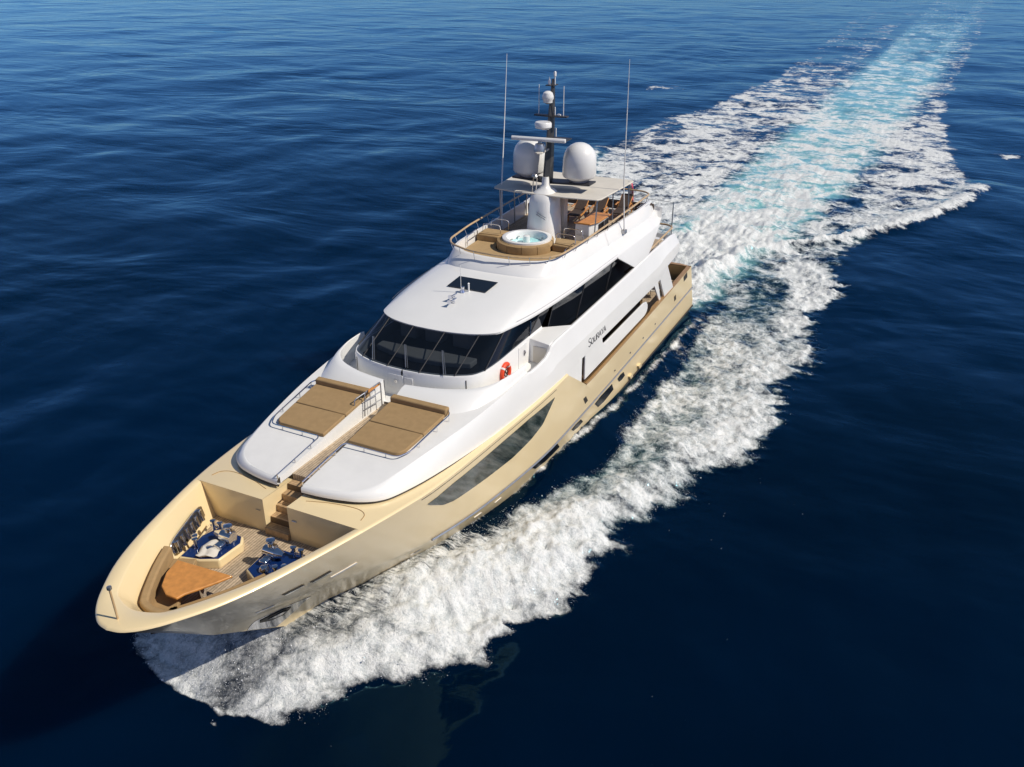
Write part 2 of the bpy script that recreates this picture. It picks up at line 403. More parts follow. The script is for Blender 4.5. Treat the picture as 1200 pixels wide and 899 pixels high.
for sg in (1, -1):                                                    # seams of the rounded deck hatches
    pts = [(12.3, .75*sg), (12.05, 1.5*sg), (11.95, 2.3*sg), (12.1, 2.68*sg), (12.42, 2.78*sg)]
    MB().tube([(p.x, p.y, gunz(p.x)+.06) for p in smooth_path([(x, y, 0) for x, y in pts])], .012, 5).build("deck_seam", CAPWOOD, yacht)
    MB().tube([(12.83, 0.6*sg, 4.95), (12.845, .6*sg, 4.95), (12.845, .75*sg, 4.95), (12.83, .75*sg, 4.95)], .014, 5).build("locker_handle", STEEL, yacht)
# teak sole of the well
mb = MB(); pl = [(x-.32*max(0, x-15), min(y*.95, max(hull_half(x-.32*max(0, x-15), 4.2)-.08, 0))) for x, y in inner]
mb.add([(x, y, 4.215) for x, y in pl]+[(x, -y, 4.215) for x, y in pl[1:]][::-1], [tuple(range(2*len(pl)-1))])
mb.build("teak_sole", TEAKDECK, yacht, smooth=0)
# steps up to the foredeck
tops = [4.44, 4.66, 4.88, 5.10, 5.30]; xs = [12.92, 12.60, 12.30, 12.0, 11.7, 11.42]
for k, z in enumerate(tops):
    MB().box(xs[k+1]-.05, xs[k], -.44, .44, 4.2, z).build("step", TEAKSTEP, yacht, bevel=.015)
MB().box(5.6, 11.42, -.445, .445, 5.2, 5.5).build("walkway_sole", TEAKDECK, yacht)

# bow seat, table, pedestals
seat_out = smooth_path([(15.55, -1.95, 0), (16.4, -1.6, 0), (17.1, -1.12, 0), (17.55, -.6, 0), (17.72, 0, 0), (17.55, .6, 0), (17.1, 1.12, 0), (16.4, 1.6, 0), (15.2, 2.02, 0)], 4)
def inset(path, d):
    o = []
    for i, p in enumerate(path):
        a = path[max(i-1, 0)]; b = path[min(i+1, len(path)-1)]; t = (b-a).normalized(); o.append(Vector((p.x+(-t.y)*d, p.y+t.x*d, 0)))
    return o
def ring(path, w0, w1, z0, z1, drop=0.0):
    a, b = inset(path, w0), inset(path, w1)
    return MB().grid([[(p.x, p.y, z0) for p in a], [(p.x, p.y, z1) for p in a], [(p.x, p.y, z1-drop) for p in b], [(p.x, p.y, z0) for p in b], [(p.x, p.y, z0) for p in a]])
seat_low = [Vector((p.x-.12, math.copysign(min(abs(p.y), max(hull_half(p.x-.12, 4.45)-.12, 0)), p.y), 0)) for p in seat_out]
t_seat = ring(seat_low, .02, .72, 4.44, 4.62)
t_seat.build("bow_seat", TAN, yacht, bevel=.03)
ring([Vector((p.x-.05, math.copysign(min(abs(p.y), max(hull_half(p.x-.05, 4.60)-.10, 0)), p.y), 0)) for p in seat_out], .0, .22, 4.60, 5.08, .03).build("seat_backrest", TAN, yacht, bevel=.05)
tbl = [(15.72, -1.02), (16.35, -.86), (16.75, -.58), (16.95, -.18), (16.95, .18), (16.75, .55), (16.3, .78), (15.72, .98), (14.85, .42), (14.62, .02)]
tbl = [(15.70, -1.05), (16.25, -.92), (16.72, -.62), (16.93, -.25), (16.93, .12), (16.70, .18), (16.34, .40), (15.95, .62), (15.58, .80)]
mt = empty("bow_table", (0, 0, 0)); mt.parent = yacht
MB().pz(tbl, 4.90, 4.98).build("table_cover", ORANGE, mt, bevel=.03, seg=3)
MB().tube([(15.9, -.1, 4.2), (15.9, -.1, 4.9)], .12, 12).build("table_leg", STEEL, mt)
def capstan(px, py, pz, par, k=1.0):
    MB().lathe([(.20*k, 0), (.20*k, .06), (.13*k, .1), (.12*k, .22), (.19*k, .26), (.19*k, .3), (.11*k, .34), (.09*k, .46), (.13*k, .52), (.13*k, .55), (.05, .57)], (px, py, pz), 20).build("capstan", STEEL, par)
    MB().lathe([(.125*k, 0), (.125*k, .02), (.02, .05)], (px, py, pz+.55), 18).build("capstan_lid", STEEL, par)
def bollard(px, py, pz, par, h=.3):
    MB().lathe([(.06, 0), (.05, .04), (.05, h-.05), (.085, h-.03), (.085, h), (.01, h+.02)], (px, py, pz), 14).build("bollard", STEEL, par)
for sg in (-1, 1):
    ped = empty("windlass_pedestal"); ped.parent = yacht
    pp = [(15.2, 1.62), (15.05, .98), (14.8, .48), (13.9, .42), (13.62, .62), (13.58, 1.6), (14.1, 1.78)]
    pp = [(x, y*sg) for x, y in pp]
    MB().pz(pp, 4.2, 4.52).build("pedestal_box", GOLD, ped, bevel=.05, seg=3)
    cx = sum(p[0] for p in pp)/7; cy = sum(p[1] for p in pp)/7
    MB().pz([(cx+(x-cx)*.93, cy+(y-cy)*.91) for x, y in pp], 4.52, 4.535).build("blue_top", BLUE, ped, bevel=.004)
    capstan(14.0, .78*sg, 4.535, ped)
    MB().tube([(14.05, 1.0*sg, 4.74), (14.05, .60*sg, 4.74)], .17, 16).tube([(14.05, 1.0*sg, 4.74), (14.05, 1.25*sg, 4.74)], [.17, .08], 16).build("gypsy", STEEL, ped)
    MB().box(14.2, 14.5, .70*sg, .95*sg, 4.535, 4.70).build("brake_housing", STEEL, ped, bevel=.04)
    bollard(14.67, 1.45*sg, 4.535, ped, .34); bollard(13.75, 1.35*sg, 4.535, ped, .34); bollard(13.75, 1.62*sg, 4.535, ped, .34); bollard(14.5, 1.62*sg, 4.535, ped, .3)
    MB().tube([(13.75, 1.25*sg, 4.67), (13.75, 1.72*sg, 4.67)], .035, 8).build("bollard_bar", STEEL, ped)
    MB().tube([(14.62, .95*sg, 4.58), (14.25, .9*sg, 4.58), (14.05, .86*sg, 4.62)], .035, 6).build("anchor_chain", DULLSTEEL, ped)
    MB().lathe([(.16, 0), (.16, .05), (.10, .14), (.02, .17)], (14.62, 1.0*sg, 4.535), 16).build("chain_stopper", STEEL, ped)
    # roller fairlead plate on the bulwark
    A, B = Vector((15.25, 1.80*sg, 4.42)), Vector((13.45, 2.33*sg, 4.55)); u = Vector((.02, .12*sg, .48))
    n = (B-A).cross(u).normalized(); n = n if n.y*sg < 0 else -n
    A += n*.06; B += n*.06
    fp = MB(); ring_ = []
    for k in range(24):
        a = 2*math.pi*k/24; e = (max(-1, min(1, 1.25*math.cos(a))), max(-1, min(1, 1.25*math.sin(a))))
        ring_.append((A+B)/2+(B-A)*.5*e[0]+u*.5*(e[1]+1))
    fp.prism([tuple(p) for p in ring_], [tuple(p+n*.05) for p in ring_])
    f_o = fp.build("fairlead_plate", STEEL, yacht, bevel=.01)
    dk = MB(); dk.prism([tuple((A+B)/2+(p-(A+B)/2-u*.5)*.86+u*.5+n*.04) for p in ring_], [tuple((A+B)/2+(p-(A+B)/2-u*.5)*.86+u*.5+n*.056) for p in ring_]); dk.build("roller_recess", MAST, f_o)
    for k in range(6):
        c = A+(B-A)*(.12+.15*k)+n*.08
        MB().tube([tuple(c+u*.15), tuple(c+u*.85)], .085, 12).build("fairlead_roller", STEEL, f_o)
    MB().tube([tuple(A+n*.2-u*.35), tuple(B+n*.2-u*.3)], .035, 6).build("lining_rail", GOLD, yacht)
# canvas bundle on starboard pedestal
mb = MB(); lump = []
for i in range(9):
    r = .36*math.sin(math.pi*(i+.3)/8.6); lump.append((r, .075*math.cos(math.pi*(i+.3)/8.6)))
mb.lathe(lump[::-1], (14.62, -.98, 4.60), 26, sx=1.1, sy=.9)
mb.v = [(x+.05*math.sin(9*y+5*x), y+.05*math.sin(11*x+2), z+(.035*math.sin(17*x+3*y)+.03*math.sin(21*y) if z > 4.57 else 0)) for x, y, z in mb.v]
mb.build("white_cover", AWNING, yacht, smooth=60)
# jackstaff
MB().tube([(18.58, 0, 5.5), (18.60, 0, 6.45)], .028, 8).build("jackstaff", RAILWOOD, yacht)
MB().lathe([(.01, 0), (.06, .03), (.06, .1), (.01, .12)], (18.60, 0, 6.44), 12).build("bow_light", DULLSTEEL, yacht)

# ---- white trunk (foredeck superstructure), one half per side
BOT = [(12.12, .45, 5.47), (12.06, 1.1, 5.46), (11.94, 1.7, 5.45), (11.74, 2.25, 5.42), (11.36, 2.72, 5.38), (10.75, 3.0, 5.33), (9.3, 3.31, 5.22), (7, 3.60, 5.07), (4.8, 3.78, 4.98), (3.1, 3.87, 4.92)]
SHO = [(11.98, .45, 5.67), (11.91, 1.1, 5.67), (11.80, 1.65, 5.67), (11.58, 2.1, 5.69), (11.2, 2.47, 5.73), (10.6, 2.70, 5.80), (9.3, 3.0, 5.91), (7, 3.40, 6.02), (4.8, 3.62, 6.12), (3.1, 3.70, 6.20)]
INN = [(11.98, .44, 5.67), (11.6, .44, 5.71), (11.2, .44, 5.75), (10.8, .44, 5.79), (10.3, .44, 5.83), (9.6, .44, 5.90), (8.4, .44, 6.01), (7.1, .44, 6.14)]
BB = [(7.1, .44, 6.14), (7.05, 1.2, 6.11), (7.0, 2.0, 6.08), (6.8, 2.65, 6.06), (6.3, 3.12, 6.06), (5.4, 3.42, 6.09), (4.3, 3.56, 6.14), (3.1, 3.62, 6.21)]
KK = [(6.25, .44, 6.42), (6.17, 1.2, 6.44), (6.0, 1.9, 6.45), (5.66, 2.65, 6.46), (5.1, 3.16, 6.47), (4.3, 3.42, 6.48), (3.6, 3.50, 6.47), (3.0, 3.54, 6.44)]
sm = lambda t, n=4: smooth_path(t, n)
for sg in (1, -1):
    fl = lambda r: [(p[0], p[1]*sg, p[2]) for p in r]
    mb = MB(); bo, so, inn = sm(BOT), sm(SHO), sm(INN)
    lip = [(p.x-.01*0, p.y, p.z+.14) for p in bo]
    und = [(p.x-.25 if p.x > 11.3 else p.x, p.y-(.0 if p.x > 11.3 else .2), p.z-.02) for p in bo]
    mids = [(lerp(a[0], b.x, .55), lerp(a[1], b.y, .55)+.03*(1 if b.x < 11 else 0), lerp(a[2], b.z, .55)+.02) for a, b in zip(lip, so)]
    mid2 = [(lerp(a[0], b.x, .85), lerp(a[1], b.y, .85)+.02*(1 if b.x < 11 else 0), lerp(a[2], b.z, .85)+.025) for a, b in zip(lip, so)]
    mb.grid([fl(und), fl(bo), fl(lip), fl(mids), fl(mid2), fl(so)])
    mb.build("trunk_side", WHITE, yacht, smooth=60)
    MB().tube([(p.x-.03, (p.y-.015)*sg, p.z-.03) for p in bo], .035, 6).build("trunk_shadow_line", DARK, yacht)  # dark-coloured tube added in place of the shadow gap under the trunk edge
    mb = MB()
    m = 7*4+1
    mb.grid([fl(so[:m]), fl([(lerp(a.x, b.x, .12), lerp(a.y, b.y, .12), lerp(a.z, b.z, .12)+.012) for a, b in zip(so[:m], inn)]), fl(inn)])
    mb.add(fl(inn)+[(p.x, p.y*sg, 5.48) for p in inn], [(i, i+1, i+1+m, i+m) for i in range(m-1)])
    # wedge between the shoulder and the coaming foot
    sh2 = so[m-1:]; bb = sm(BB); sp = bb[8:]
    k = len(sp)
    s3 = [sh2[min(int(i*(len(sh2)-1)/(k-1)+.5), len(sh2)-1)] for i in range(k)]
    mb.grid([fl(s3), fl(sp)])
    mb.add(fl([so[m-1], inn[-1]]+bb[1:9]), [tuple(range(10))])
    mb.build("trunk_deck", NONSKID, yacht, smooth=30)
    # bridge coaming sweeping round the walkway
    mb = MB(); kk = sm(KK)
    c1 = [(lerp(a.x, b.x, .35), lerp(a.y, b.y, .35), lerp(a.z, b.z, .42)) for a, b in zip(bb, kk)]
    c2 = [(lerp(a.x, b.x, .75), lerp(a.y, b.y, .75), lerp(a.z, b.z, .9)) for a, b in zip(bb, kk)]
    ki = [(p.x-.06, p.y-.03*(1 if p.x < 6.1 else 0), p.z-.02) for p in kk]
    kd = [(p[0], p[1], 5.55) for p in ki]
    mb.grid([fl(bb), fl(c1), fl(c2), fl(kk), fl(ki), fl(kd)])
    mb.add([(bb[0].x, .44*sg, bb[0].z), (c1[0][0], .44*sg, c1[0][2]), (c2[0][0], .44*sg, c2[0][2]), (kk[0].x, .44*sg, kk[0].z), (kd[0][0], .44*sg, 5.48), (bb[0].x, .44*sg, 5.48)], [(0, 1, 2, 3, 4, 5)])
    mb.build("bridge_coaming", WHITE, yacht, smooth=50)
    # guard rail round the sun pad
    zr = lambda x: 5.67+(11.98-x)*.0966+.16
    pth = [(12.05, .47, zr(12.05)-.02), (9.9, .47, zr(9.9)), (9.88, 2.45, zr(9.9)-.02), (9.45, 2.66, zr(9.45)-.03), (7.25, 2.80, zr(7.2)), (7.05, 2.62, zr(7.05)+.02)]
    rail = MB().tube(fl(fillet(pth, .18)), .022, 8)
    for q in ((12.05, .47), (11.2, .47), (10.4, .47), (9.89, 1.2), (9.88, 2.0), (9.0, 2.69), (8.0, 2.75), (7.3, 2.79)):
        rail.tube([(q[0], q[1]*sg, zr(q[0])-.22), (q[0], q[1]*sg, zr(q[0]))], .015, 6)
    rail.build("sunpad_rail", STEEL, yacht)
# boarding gate at the head of the walkway
g = MB()
gp = [(7.75, -.42, 5.62), (7.62, -.42, 6.42), (7.05, -.42, 6.62), (7.0, -.42, 5.75)]
gp = [(7.6, -.36, 5.65), (7.5, -.36, 6.5), (6.75, -.22, 6.62), (6.75, -.22, 5.7)]
g.tube(fillet(gp, .1), .022, 8)
for z0, z1 in ((5.9, 5.95), (6.2, 6.25)): g.tube([(7.56, -.36, z0), (6.75, -.22, z1)], .016, 6)
g.tube([(7.3, -.32, 5.68), (7.25, -.32, 6.52)], .014, 6)
g.tube(fillet([(7.5, -.36, 6.5), (7.9, -.5, 6.4), (7.95, -.5, 6.1)], .1), .02, 6)
g.build("boarding_gate", DULLSTEEL, yacht)
MB().box(6.7, 7.4, -.29, -.27, 6.47, 6.58).build("gate_plaque", ORANGE, yacht)

# ---- upper bulwark and overhang running aft
BW = [(4.6, 3.74, 4.99, 3.58, 6.04), (3.6, 3.83, 4.95, 3.66, 6.14), (3.1, 3.87, 4.92, 3.70, 6.20), (2.85, 3.88, 4.91, 3.70, 6.12), (2.2, 3.9, 4.90, 3.70, 6.10), (1.5, 3.92, 4.89, 3.70, 6.13), (1.2, 3.93, 4.88, 3.70, 6.25), (1.0, 3.93, 4.87, 3.70, 6.43), (0.6, 3.94, 4.86, 3.69, 6.47),
      (-2, 3.95, 4.84, 3.68, 6.45), (-5, 3.95, 4.83, 3.67, 6.45), (-9, 3.95, 4.82, 3.66, 6.46), (-11.5, 3.95, 4.80, 3.65, 6.47), (-12.2, 3.95, 4.85, 3.65, 6.47), (-13.0, 3.95, 5.18, 3.64, 6.46), (-14.6, 3.93, 5.25, 3.62, 6.42), (-15.6, 3.86, 5.30, 3.55, 6.25), (-16.4, 3.6, 5.36, 3.35, 5.95), (-16.9, 3.1, 5.42, 2.95, 5.75), (-17.1, 2.2, 5.45, 2.1, 5.7), (-17.15, 0, 5.45, 0, 5.7)]
for sg in (1, -1):
    rows = [[] for _ in range(9)]
    for x, yb, zb, yt, zt in BW:
        zc = lerp(zb, zt, .5)
        pr = [(yb-.25, zb+.0), (yb, zb), (yb+.005, zb+.06), (yb-.03, zc), (lerp(yb-.03, yt, .5)+.005, lerp(zc, zt, .5)), (yt+.03, zt-.05), (yt-.03, zt), (yt-.10, zt-.02), (yt-.12, 5.55 if zb < 5.4 else zb)]
        for r, (y, z) in zip(rows, pr): r.append((x, max(y, 0)*sg, z))
    MB().grid(rows).build("upper_bulwark", WHITE, yacht, smooth=11)
    # filled side deck abaft the walkway: the wing block
    MB().pz([(1.05, 2.6*sg), (1.05, 3.62*sg), (-1.15, 3.62*sg), (-.08, 2.70*sg)], 5.5, lambda x, y: 6.46+.18*max(0, (3.4-abs(y)))).build("wing_block", WHITE, yacht, bevel=.02)
    MB().box(1.045, 1.075, min(2.95*sg, 3.5*sg), max(2.95*sg, 3.5*sg), 5.62, 6.30).build("wing_locker", AWNING, yacht, bevel=.02)
    # terrace rail
    rl = [(-10.9, 3.58, 6.62), (-13.5, 3.58, 6.72), (-15.1, 3.55, 6.72), (-15.45, 3.2, 6.72), (-15.5, 0, 6.72)]
    rl = [(x, y*sg, z) for x, y, z in fillet(rl, .4)]
    tr = MB().tube(rl, .05, 8).build("terrace_rail", RAILWOOD, yacht)
    for x, y in ((-11.6, 3.57), (-12.6, 3.57), (-13.6, 3.57), (-14.6, 3.57), (-15.5, 2.4), (-15.5, 1.2), (-15.5, 0.05)):
        MB().tube([(x, y*sg, 6.2 if x > -15 else 5.6), (x, y*sg, 6.72)], .02, 6).build("rail_stanchion", DULLSTEEL, tr)
    MB().tube([(-15.3, 3.45*sg, 5.9), (-15.25, 3.45*sg, 8.0)], .03, 8).build("awning_pole", DULLSTEEL, yacht)
MB().tube([(-15.25, 3.45, 8.0), (-15.35, 0, 8.02), (-15.25, -3.45, 8.0)], .012, 5).build("awning_wire", DULLSTEEL, yacht)

# name on both sides
def name_lettering(sg):
    # each letter: strokes of (u, v) in a unit box, width w
    L = {'S': (.62, [[(.55, .82), (.42, .97), (.22, 1.0), (.06, .86), (.10, .66), (.30, .52), (.50, .38), (.56, .18), (.42, .02), (.20, 0), (.03, .14)]]),
         'o': (.60, [[(.28, .72), (.10, .62), (.04, .36), (.10, .10), (.28, 0), (.46, .10), (.52, .36), (.46, .62), (.28, .72)]]),
         'u': (.58, [[(.06, .72), (.06, .20), (.16, .03), (.30, 0), (.44, .05), (.50, .20), (.50, .72)]]),
         'r': (.56, [[(.06, 0), (.06, .72), (.34, .72), (.48, .60), (.46, .44), (.32, .36), (.08, .36)], [(.28, .36), (.50, 0)]]),
         'a': (.58, [[(.02, 0), (.27, .72), (.52, 0)], [(.12, .26), (.42, .26)]]),
         'y': (.54, [[(.02, .72), (.26, .34), (.50, .72)], [(.26, .34), (.26, 0)]])}
    order = 'Souraya'; tot = sum(L[c][0] for c in order); H = .35; Wd = 2.05/tot
    def pos(u, v):
        x = -2.30-u*Wd if sg > 0 else -4.38+u*Wd
        z = 5.06+v*H
        yb = 3.95; yy = lerp(yb+.005, yb-.045, (z-4.93)/.70) if z < 5.63 else 3.9
        return Vector((x, (yy+.012)*sg, z))
    mb = MB(); u0 = 0
    for c in order:
        w, st = L[c]
        for line in st:
            for a, b in zip(line, line[1:]):
                A, B = pos(u0+a[0], a[1]), pos(u0+b[0], b[1]); d = (B-A).normalized()
                n = Vector((0, sg, 0)).cross(d).normalized()*(.017+.012*abs(d.z))
                A -= d*.008; B += d*.008
                k = Vector((0, -.02*sg, 0))
                q = [A+n, B+n, B-n, A-n]
                mb.prism([tuple(p+k) for p in q], [tuple(p) for p in q])
        u0 += w
    return mb
for sg in (1, -1): name_lettering(sg).build("name_lettering", LETTER, yacht, smooth=0)

# ---- main deck: bulwark lining, side deck, house, wing panel
MB().add([(0.2, -3.8, 2.6), (0.2, 3.8, 2.6), (-18.5, 3.7, 2.6), (-18.5, -3.7, 2.6)], [(0, 1, 2, 3)]).build("main_deck", TEAKDECK, yacht, smooth=0)
for sg in (1, -1):
    xs_ = [lerp(-2.0, -18.3, k/24) for k in range(25)]
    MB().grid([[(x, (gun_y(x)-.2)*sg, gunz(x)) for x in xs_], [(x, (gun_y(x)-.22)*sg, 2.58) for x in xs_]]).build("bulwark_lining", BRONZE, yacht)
    cp = [(x, gun_y(x), gunz(x)+.02) for x in xs_]+[(-18.5, 3.6, gunz(-18.5)+.02), (-18.62, 3.2, 3.58), (-18.65, 0, 3.58)]
    c1 = MB(); rows = [[], [], [], [], []]
    for i, p in enumerate(cp):
        iny = p[1]-(.10 if p[0] > -11 else .2) if i < 25 else max(p[1]-(.3 if i < 26 else .25), 0)
        inx = p[0] if i < 25 else p[0]+(.12 if i == 25 else .26)
        oy = p[1]+.02 if i < 26 else p[1]; ox = p[0] if i < 26 else p[0]-.03
        for r, q in zip(rows, ((ox, oy*sg, p[2]-.04), (ox, oy*sg, p[2]+.02), (inx, iny*sg, p[2]+.02), (inx, iny*sg, p[2]-.04), (ox, oy*sg, p[2]-.04))): r.append(q)
    c1.grid(rows).build("cap_rail", CAPWOOD, yacht)
    # forward bulkhead of the side deck and the white plate above the hull knuckle
    MB().py([(.05, 4.86), (-1.56, 3.66), (-1.68, 3.52), (-1.68, 4.9), (.05, 4.9)], 3.82*sg, 3.925*sg).build("knuckle_plate", WHITE, yacht)
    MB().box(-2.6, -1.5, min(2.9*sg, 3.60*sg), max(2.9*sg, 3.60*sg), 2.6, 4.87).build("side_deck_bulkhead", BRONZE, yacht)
    pan = [(-2.06, 3.66), (-2.06, 4.88), (-4.02, 4.88), (-4.08, 4.62), (-4.2, 4.48), (-4.45, 4.44), (-9.7, 4.42), (-10.15, 4.34), (-10.38, 4.12), (-10.40, 3.90), (-10.25, 3.74), (-9.9, 3.66)]
    MB().py(pan, 3.84*sg, 3.92*sg).build("side_wing_panel", WHITE, yacht, bevel=.02)
    MB().py([(-11.35, 4.9), (-12.0, 4.9), (-12.85, 3.5), (-12.6, 3.5)], 3.78*sg, 3.86*sg).build("deck_pillar", WHITE, yacht, bevel=.02)
    MB().py([(-11.95, 5.2), (-13.3, 5.35), (-14.85, 3.52), (-13.25, 3.50)], 3.82*sg, 3.93*sg).build("aft_fin", WHITE, yacht, bevel=.03)
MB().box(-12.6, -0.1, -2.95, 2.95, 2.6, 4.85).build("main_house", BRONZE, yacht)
for sg in (1, -1):
    MB().box(-12.2, -2.6, min(2.955*sg, 2.975*sg), max(2.955*sg, 2.975*sg), 3.2, 4.7).build("main_window", GLASS, yacht)
MB().box(-12.63, -12.61, -2.2, 2.2, 2.7, 4.7).build("aft_door", GLASS, yacht)
# deck slab between main deck and upper deck
sl = [(12.0, 2.0), (11.0, 2.6), (9.3, 3.1), (7, 3.4), (3, 3.65), (-11.8, 3.75), (-15.6, 3.6), (-16.7, 2.9), (-16.95, 0)]
sl = [(5.6, 3.45), (3, 3.65), (-11.8, 3.72), (-15.4, 3.55), (-16.4, 3.0), (-16.9, 1.8), (-16.95, 0)]
MB().pz(sl+[(x, -y) for x, y in sl[::-1][1:]], 4.88, 5.58).build("upper_deck_slab", WHITE, yacht)
sl = [(-10.2, 3.5), (-15.2, 3.4), (-16.2, 2.8), (-16.6, 0)]
MB().pz(sl+[(x, -y) for x, y in sl[::-1][1:]], 5.58, 5.60).build("terrace_teak", TEAKDECK, yacht)
sl = [(6.3, .5), (6.05, 1.9), (5.6, 2.6), (5.0, 3.1), (3.6, 3.5), (1.05, 3.58)]
MB().pz(sl+[(x, -y) for x, y in sl[::-1]], 5.58, 5.60).build("bridge_walkway", NONSKID, yacht)

# ---- wheelhouse
SILL = [(5.66, 0), (5.63, .65), (5.52, 1.3), (5.32, 1.9), (4.98, 2.42), (4.5, 2.66), (3.6, 2.74), (2.4, 2.75), (1.0, 2.76), (-.08, 2.78), (-.10, 2.86), (-3.2, 2.98), (-6.4, 3.06), (-10.5, 3.1)]
TOP = [(3.78, 0), (3.75, .65), (3.62, 1.3), (3.42, 1.9), (3.05, 2.36), (2.5, 2.5), (1.9, 2.62), (1.0, 2.72), (-.2, 2.82), (-.95, 2.90), (-1.0, 2.92), (-3.9, 3.12), (-7.0, 3.22), (-10.5, 3.22)]
whl = MB(); cap_ = MB()
for sg in (1, -1):
    ps = smooth_path([(x, y, 6.65) for x, y in SILL[:10]], 3)
    whl.grid([[(p.x+.10 if p.x > 4.9 else p.x, (p.y+(.05 if p.x <= 4.9 else 0))*sg, 5.55) for p in ps], [(p.x+.06 if p.x > 4.9 else p.x, (p.y+.04)*sg, 6.58) for p in ps], [(p.x+.03 if p.x > 4.9 else p.x, (p.y+.02)*sg, 6.65) for p in ps], [(p.x-.1, (p.y-.05)*sg, 6.66) for p in ps]])
whl.build("wheelhouse_wall", WHITE, yacht, smooth=50)
wo = empty("wheelhouse_glazing"); wo.parent = yacht
def panes(i0, i1, sg):
    zs = 6.655 if i0 < 9 else 5.78
    a = smooth_path([(x, y, zs) for x, y in SILL[i0:i1+1]], 3) if i1-i0 > 1 else [Vector((*SILL[i0], zs)), Vector((*SILL[i1], zs))]
    b = smooth_path([(x, y, 7.50) for x, y in TOP[i0:i1+1]], 3) if i1-i0 > 1 else [Vector((*TOP[i0], 7.5)), Vector((*TOP[i1], 7.5))]
    MB().grid([[(p.x, p.y*sg, p.z) for p in a], [(p.x, p.y*sg, p.z) for p in b]]).build("window_pane", SCREEN if i0 < 8 else GLASS, wo, smooth=40)
a = [Vector((SILL[1][0], -SILL[1][1], 6.655)), Vector((SILL[0][0], 0, 6.655)), Vector((SILL[1][0], SILL[1][1], 6.655))]
b = [Vector((TOP[1][0], -TOP[1][1], 7.5)), Vector((TOP[0][0], 0, 7.5)), Vector((TOP[1][0], TOP[1][1], 7.5))]
MB().grid([[tuple(p) for p in a], [tuple(p) for p in b]]).build("window_pane", SCREEN, wo)
for sg in (1, -1):
    for i0, i1 in ((1, 3), (3, 5), (5, 8), (8, 9), (10, 11), (11, 12), (12, 13)): panes(i0, i1, sg)
    for i in (1, 3, 5, 8, 10, 11, 12):
        A = Vector((SILL[i][0]+.012, (SILL[i][1]+.012)*sg, 6.66 if i < 9 else 5.8)); B = Vector((TOP[i][0]+.012, (TOP[i][1]+.012)*sg, 7.5))
        MB().tube([tuple(A), tuple(B)], .022, 6).build("mullion", MAST, wo)
    MB().tube([(1.0, 2.80*sg, 6.72), (.95, 2.79*sg, 7.25)], .022, 6).build("wiper", STEEL, wo)
for yb, xo in ((-1.36, -.10), (.10, 0), (1.58, -.10)):
    A, B = Vector((5.60+xo, yb, 6.74)), Vector((4.74+xo*1.2, yb-.55, 7.17))
    MB().tube([tuple(A), tuple(B)], .020, 6).tube([tuple(A+Vector((0, .08, 0))), tuple(B+Vector((0, .05, 0)))], .012, 5).build("wiper", DULLSTEEL, wo)
# inside of the wheelhouse: dark dash, helm seats
MB().box(-10.5, -1.2, -2.6, 2.6, 5.62, 7.5).build("wheelhouse_core", DARK, yacht)
MB().box(-1.2, 5.2, -2.3, 2.3, 5.62, 6.50).build("wheelhouse_dash", DARK, yacht)
MB().pz([(4.3, -2.0), (4.6, -1.0), (4.7, 0), (4.6, 1.0), (4.3, 2.0), (3.8, 2.0), (3.9, -2.0)], 6.5, 6.72).build("dash_hood", AWNING, yacht, bevel=.04)
for y in (-1.5, -.4, .8): MB().box(2.3, 2.9, y-.35, y+.35, 6.5, 7.15).build("helm_seat", AWNING, yacht, bevel=.08)
for sg in (1, -1):
    MB().box(-10.5, -.15, min(2.98*sg, 3.10*sg), max(2.98*sg, 3.10*sg), 5.56, 5.80).build("window_ledge", CAPWOOD, yacht)
# hatch panels and door on the white sill wall
for x0, y0, y1, z0, z1 in ((5.755, -.55, .05, 5.95, 6.45), (5.755, .12, .45, 6.12, 6.42)):
    MB().box(x0-.02, x0+.005, y0, y1, z0, z1).build("wall_hatch", WHITE, yacht, bevel=.01)
MB().lathe([(.07, 0), (.07, .012), (.02, .02)], (5.762, -.25, 6.2), 12, tilt=Matrix.Rotation(R(90), 3, 'Y')).build("hatch_latch", STEEL, yacht)
for sg in (1, -1):
    dr = MB().box(1.35, 2.05, min(2.79*sg, 2.82*sg), max(2.79*sg, 2.82*sg), 5.62, 6.56).build("side_door", WHITE, yacht, bevel=.01)
    MB().tube([(1.6, 2.83*sg, 6.3), (1.6, 2.88*sg, 6.25), (1.6, 2.83*sg, 6.1)], .03, 6).build("door_handle", DULLSTEEL, dr)
    MB().py([(2.75, 5.62), (2.35, 5.62), (2.35, 5.66), (2.75, 5.66)], 2.80*sg, 2.95*sg).build("door_step", DARK, yacht)

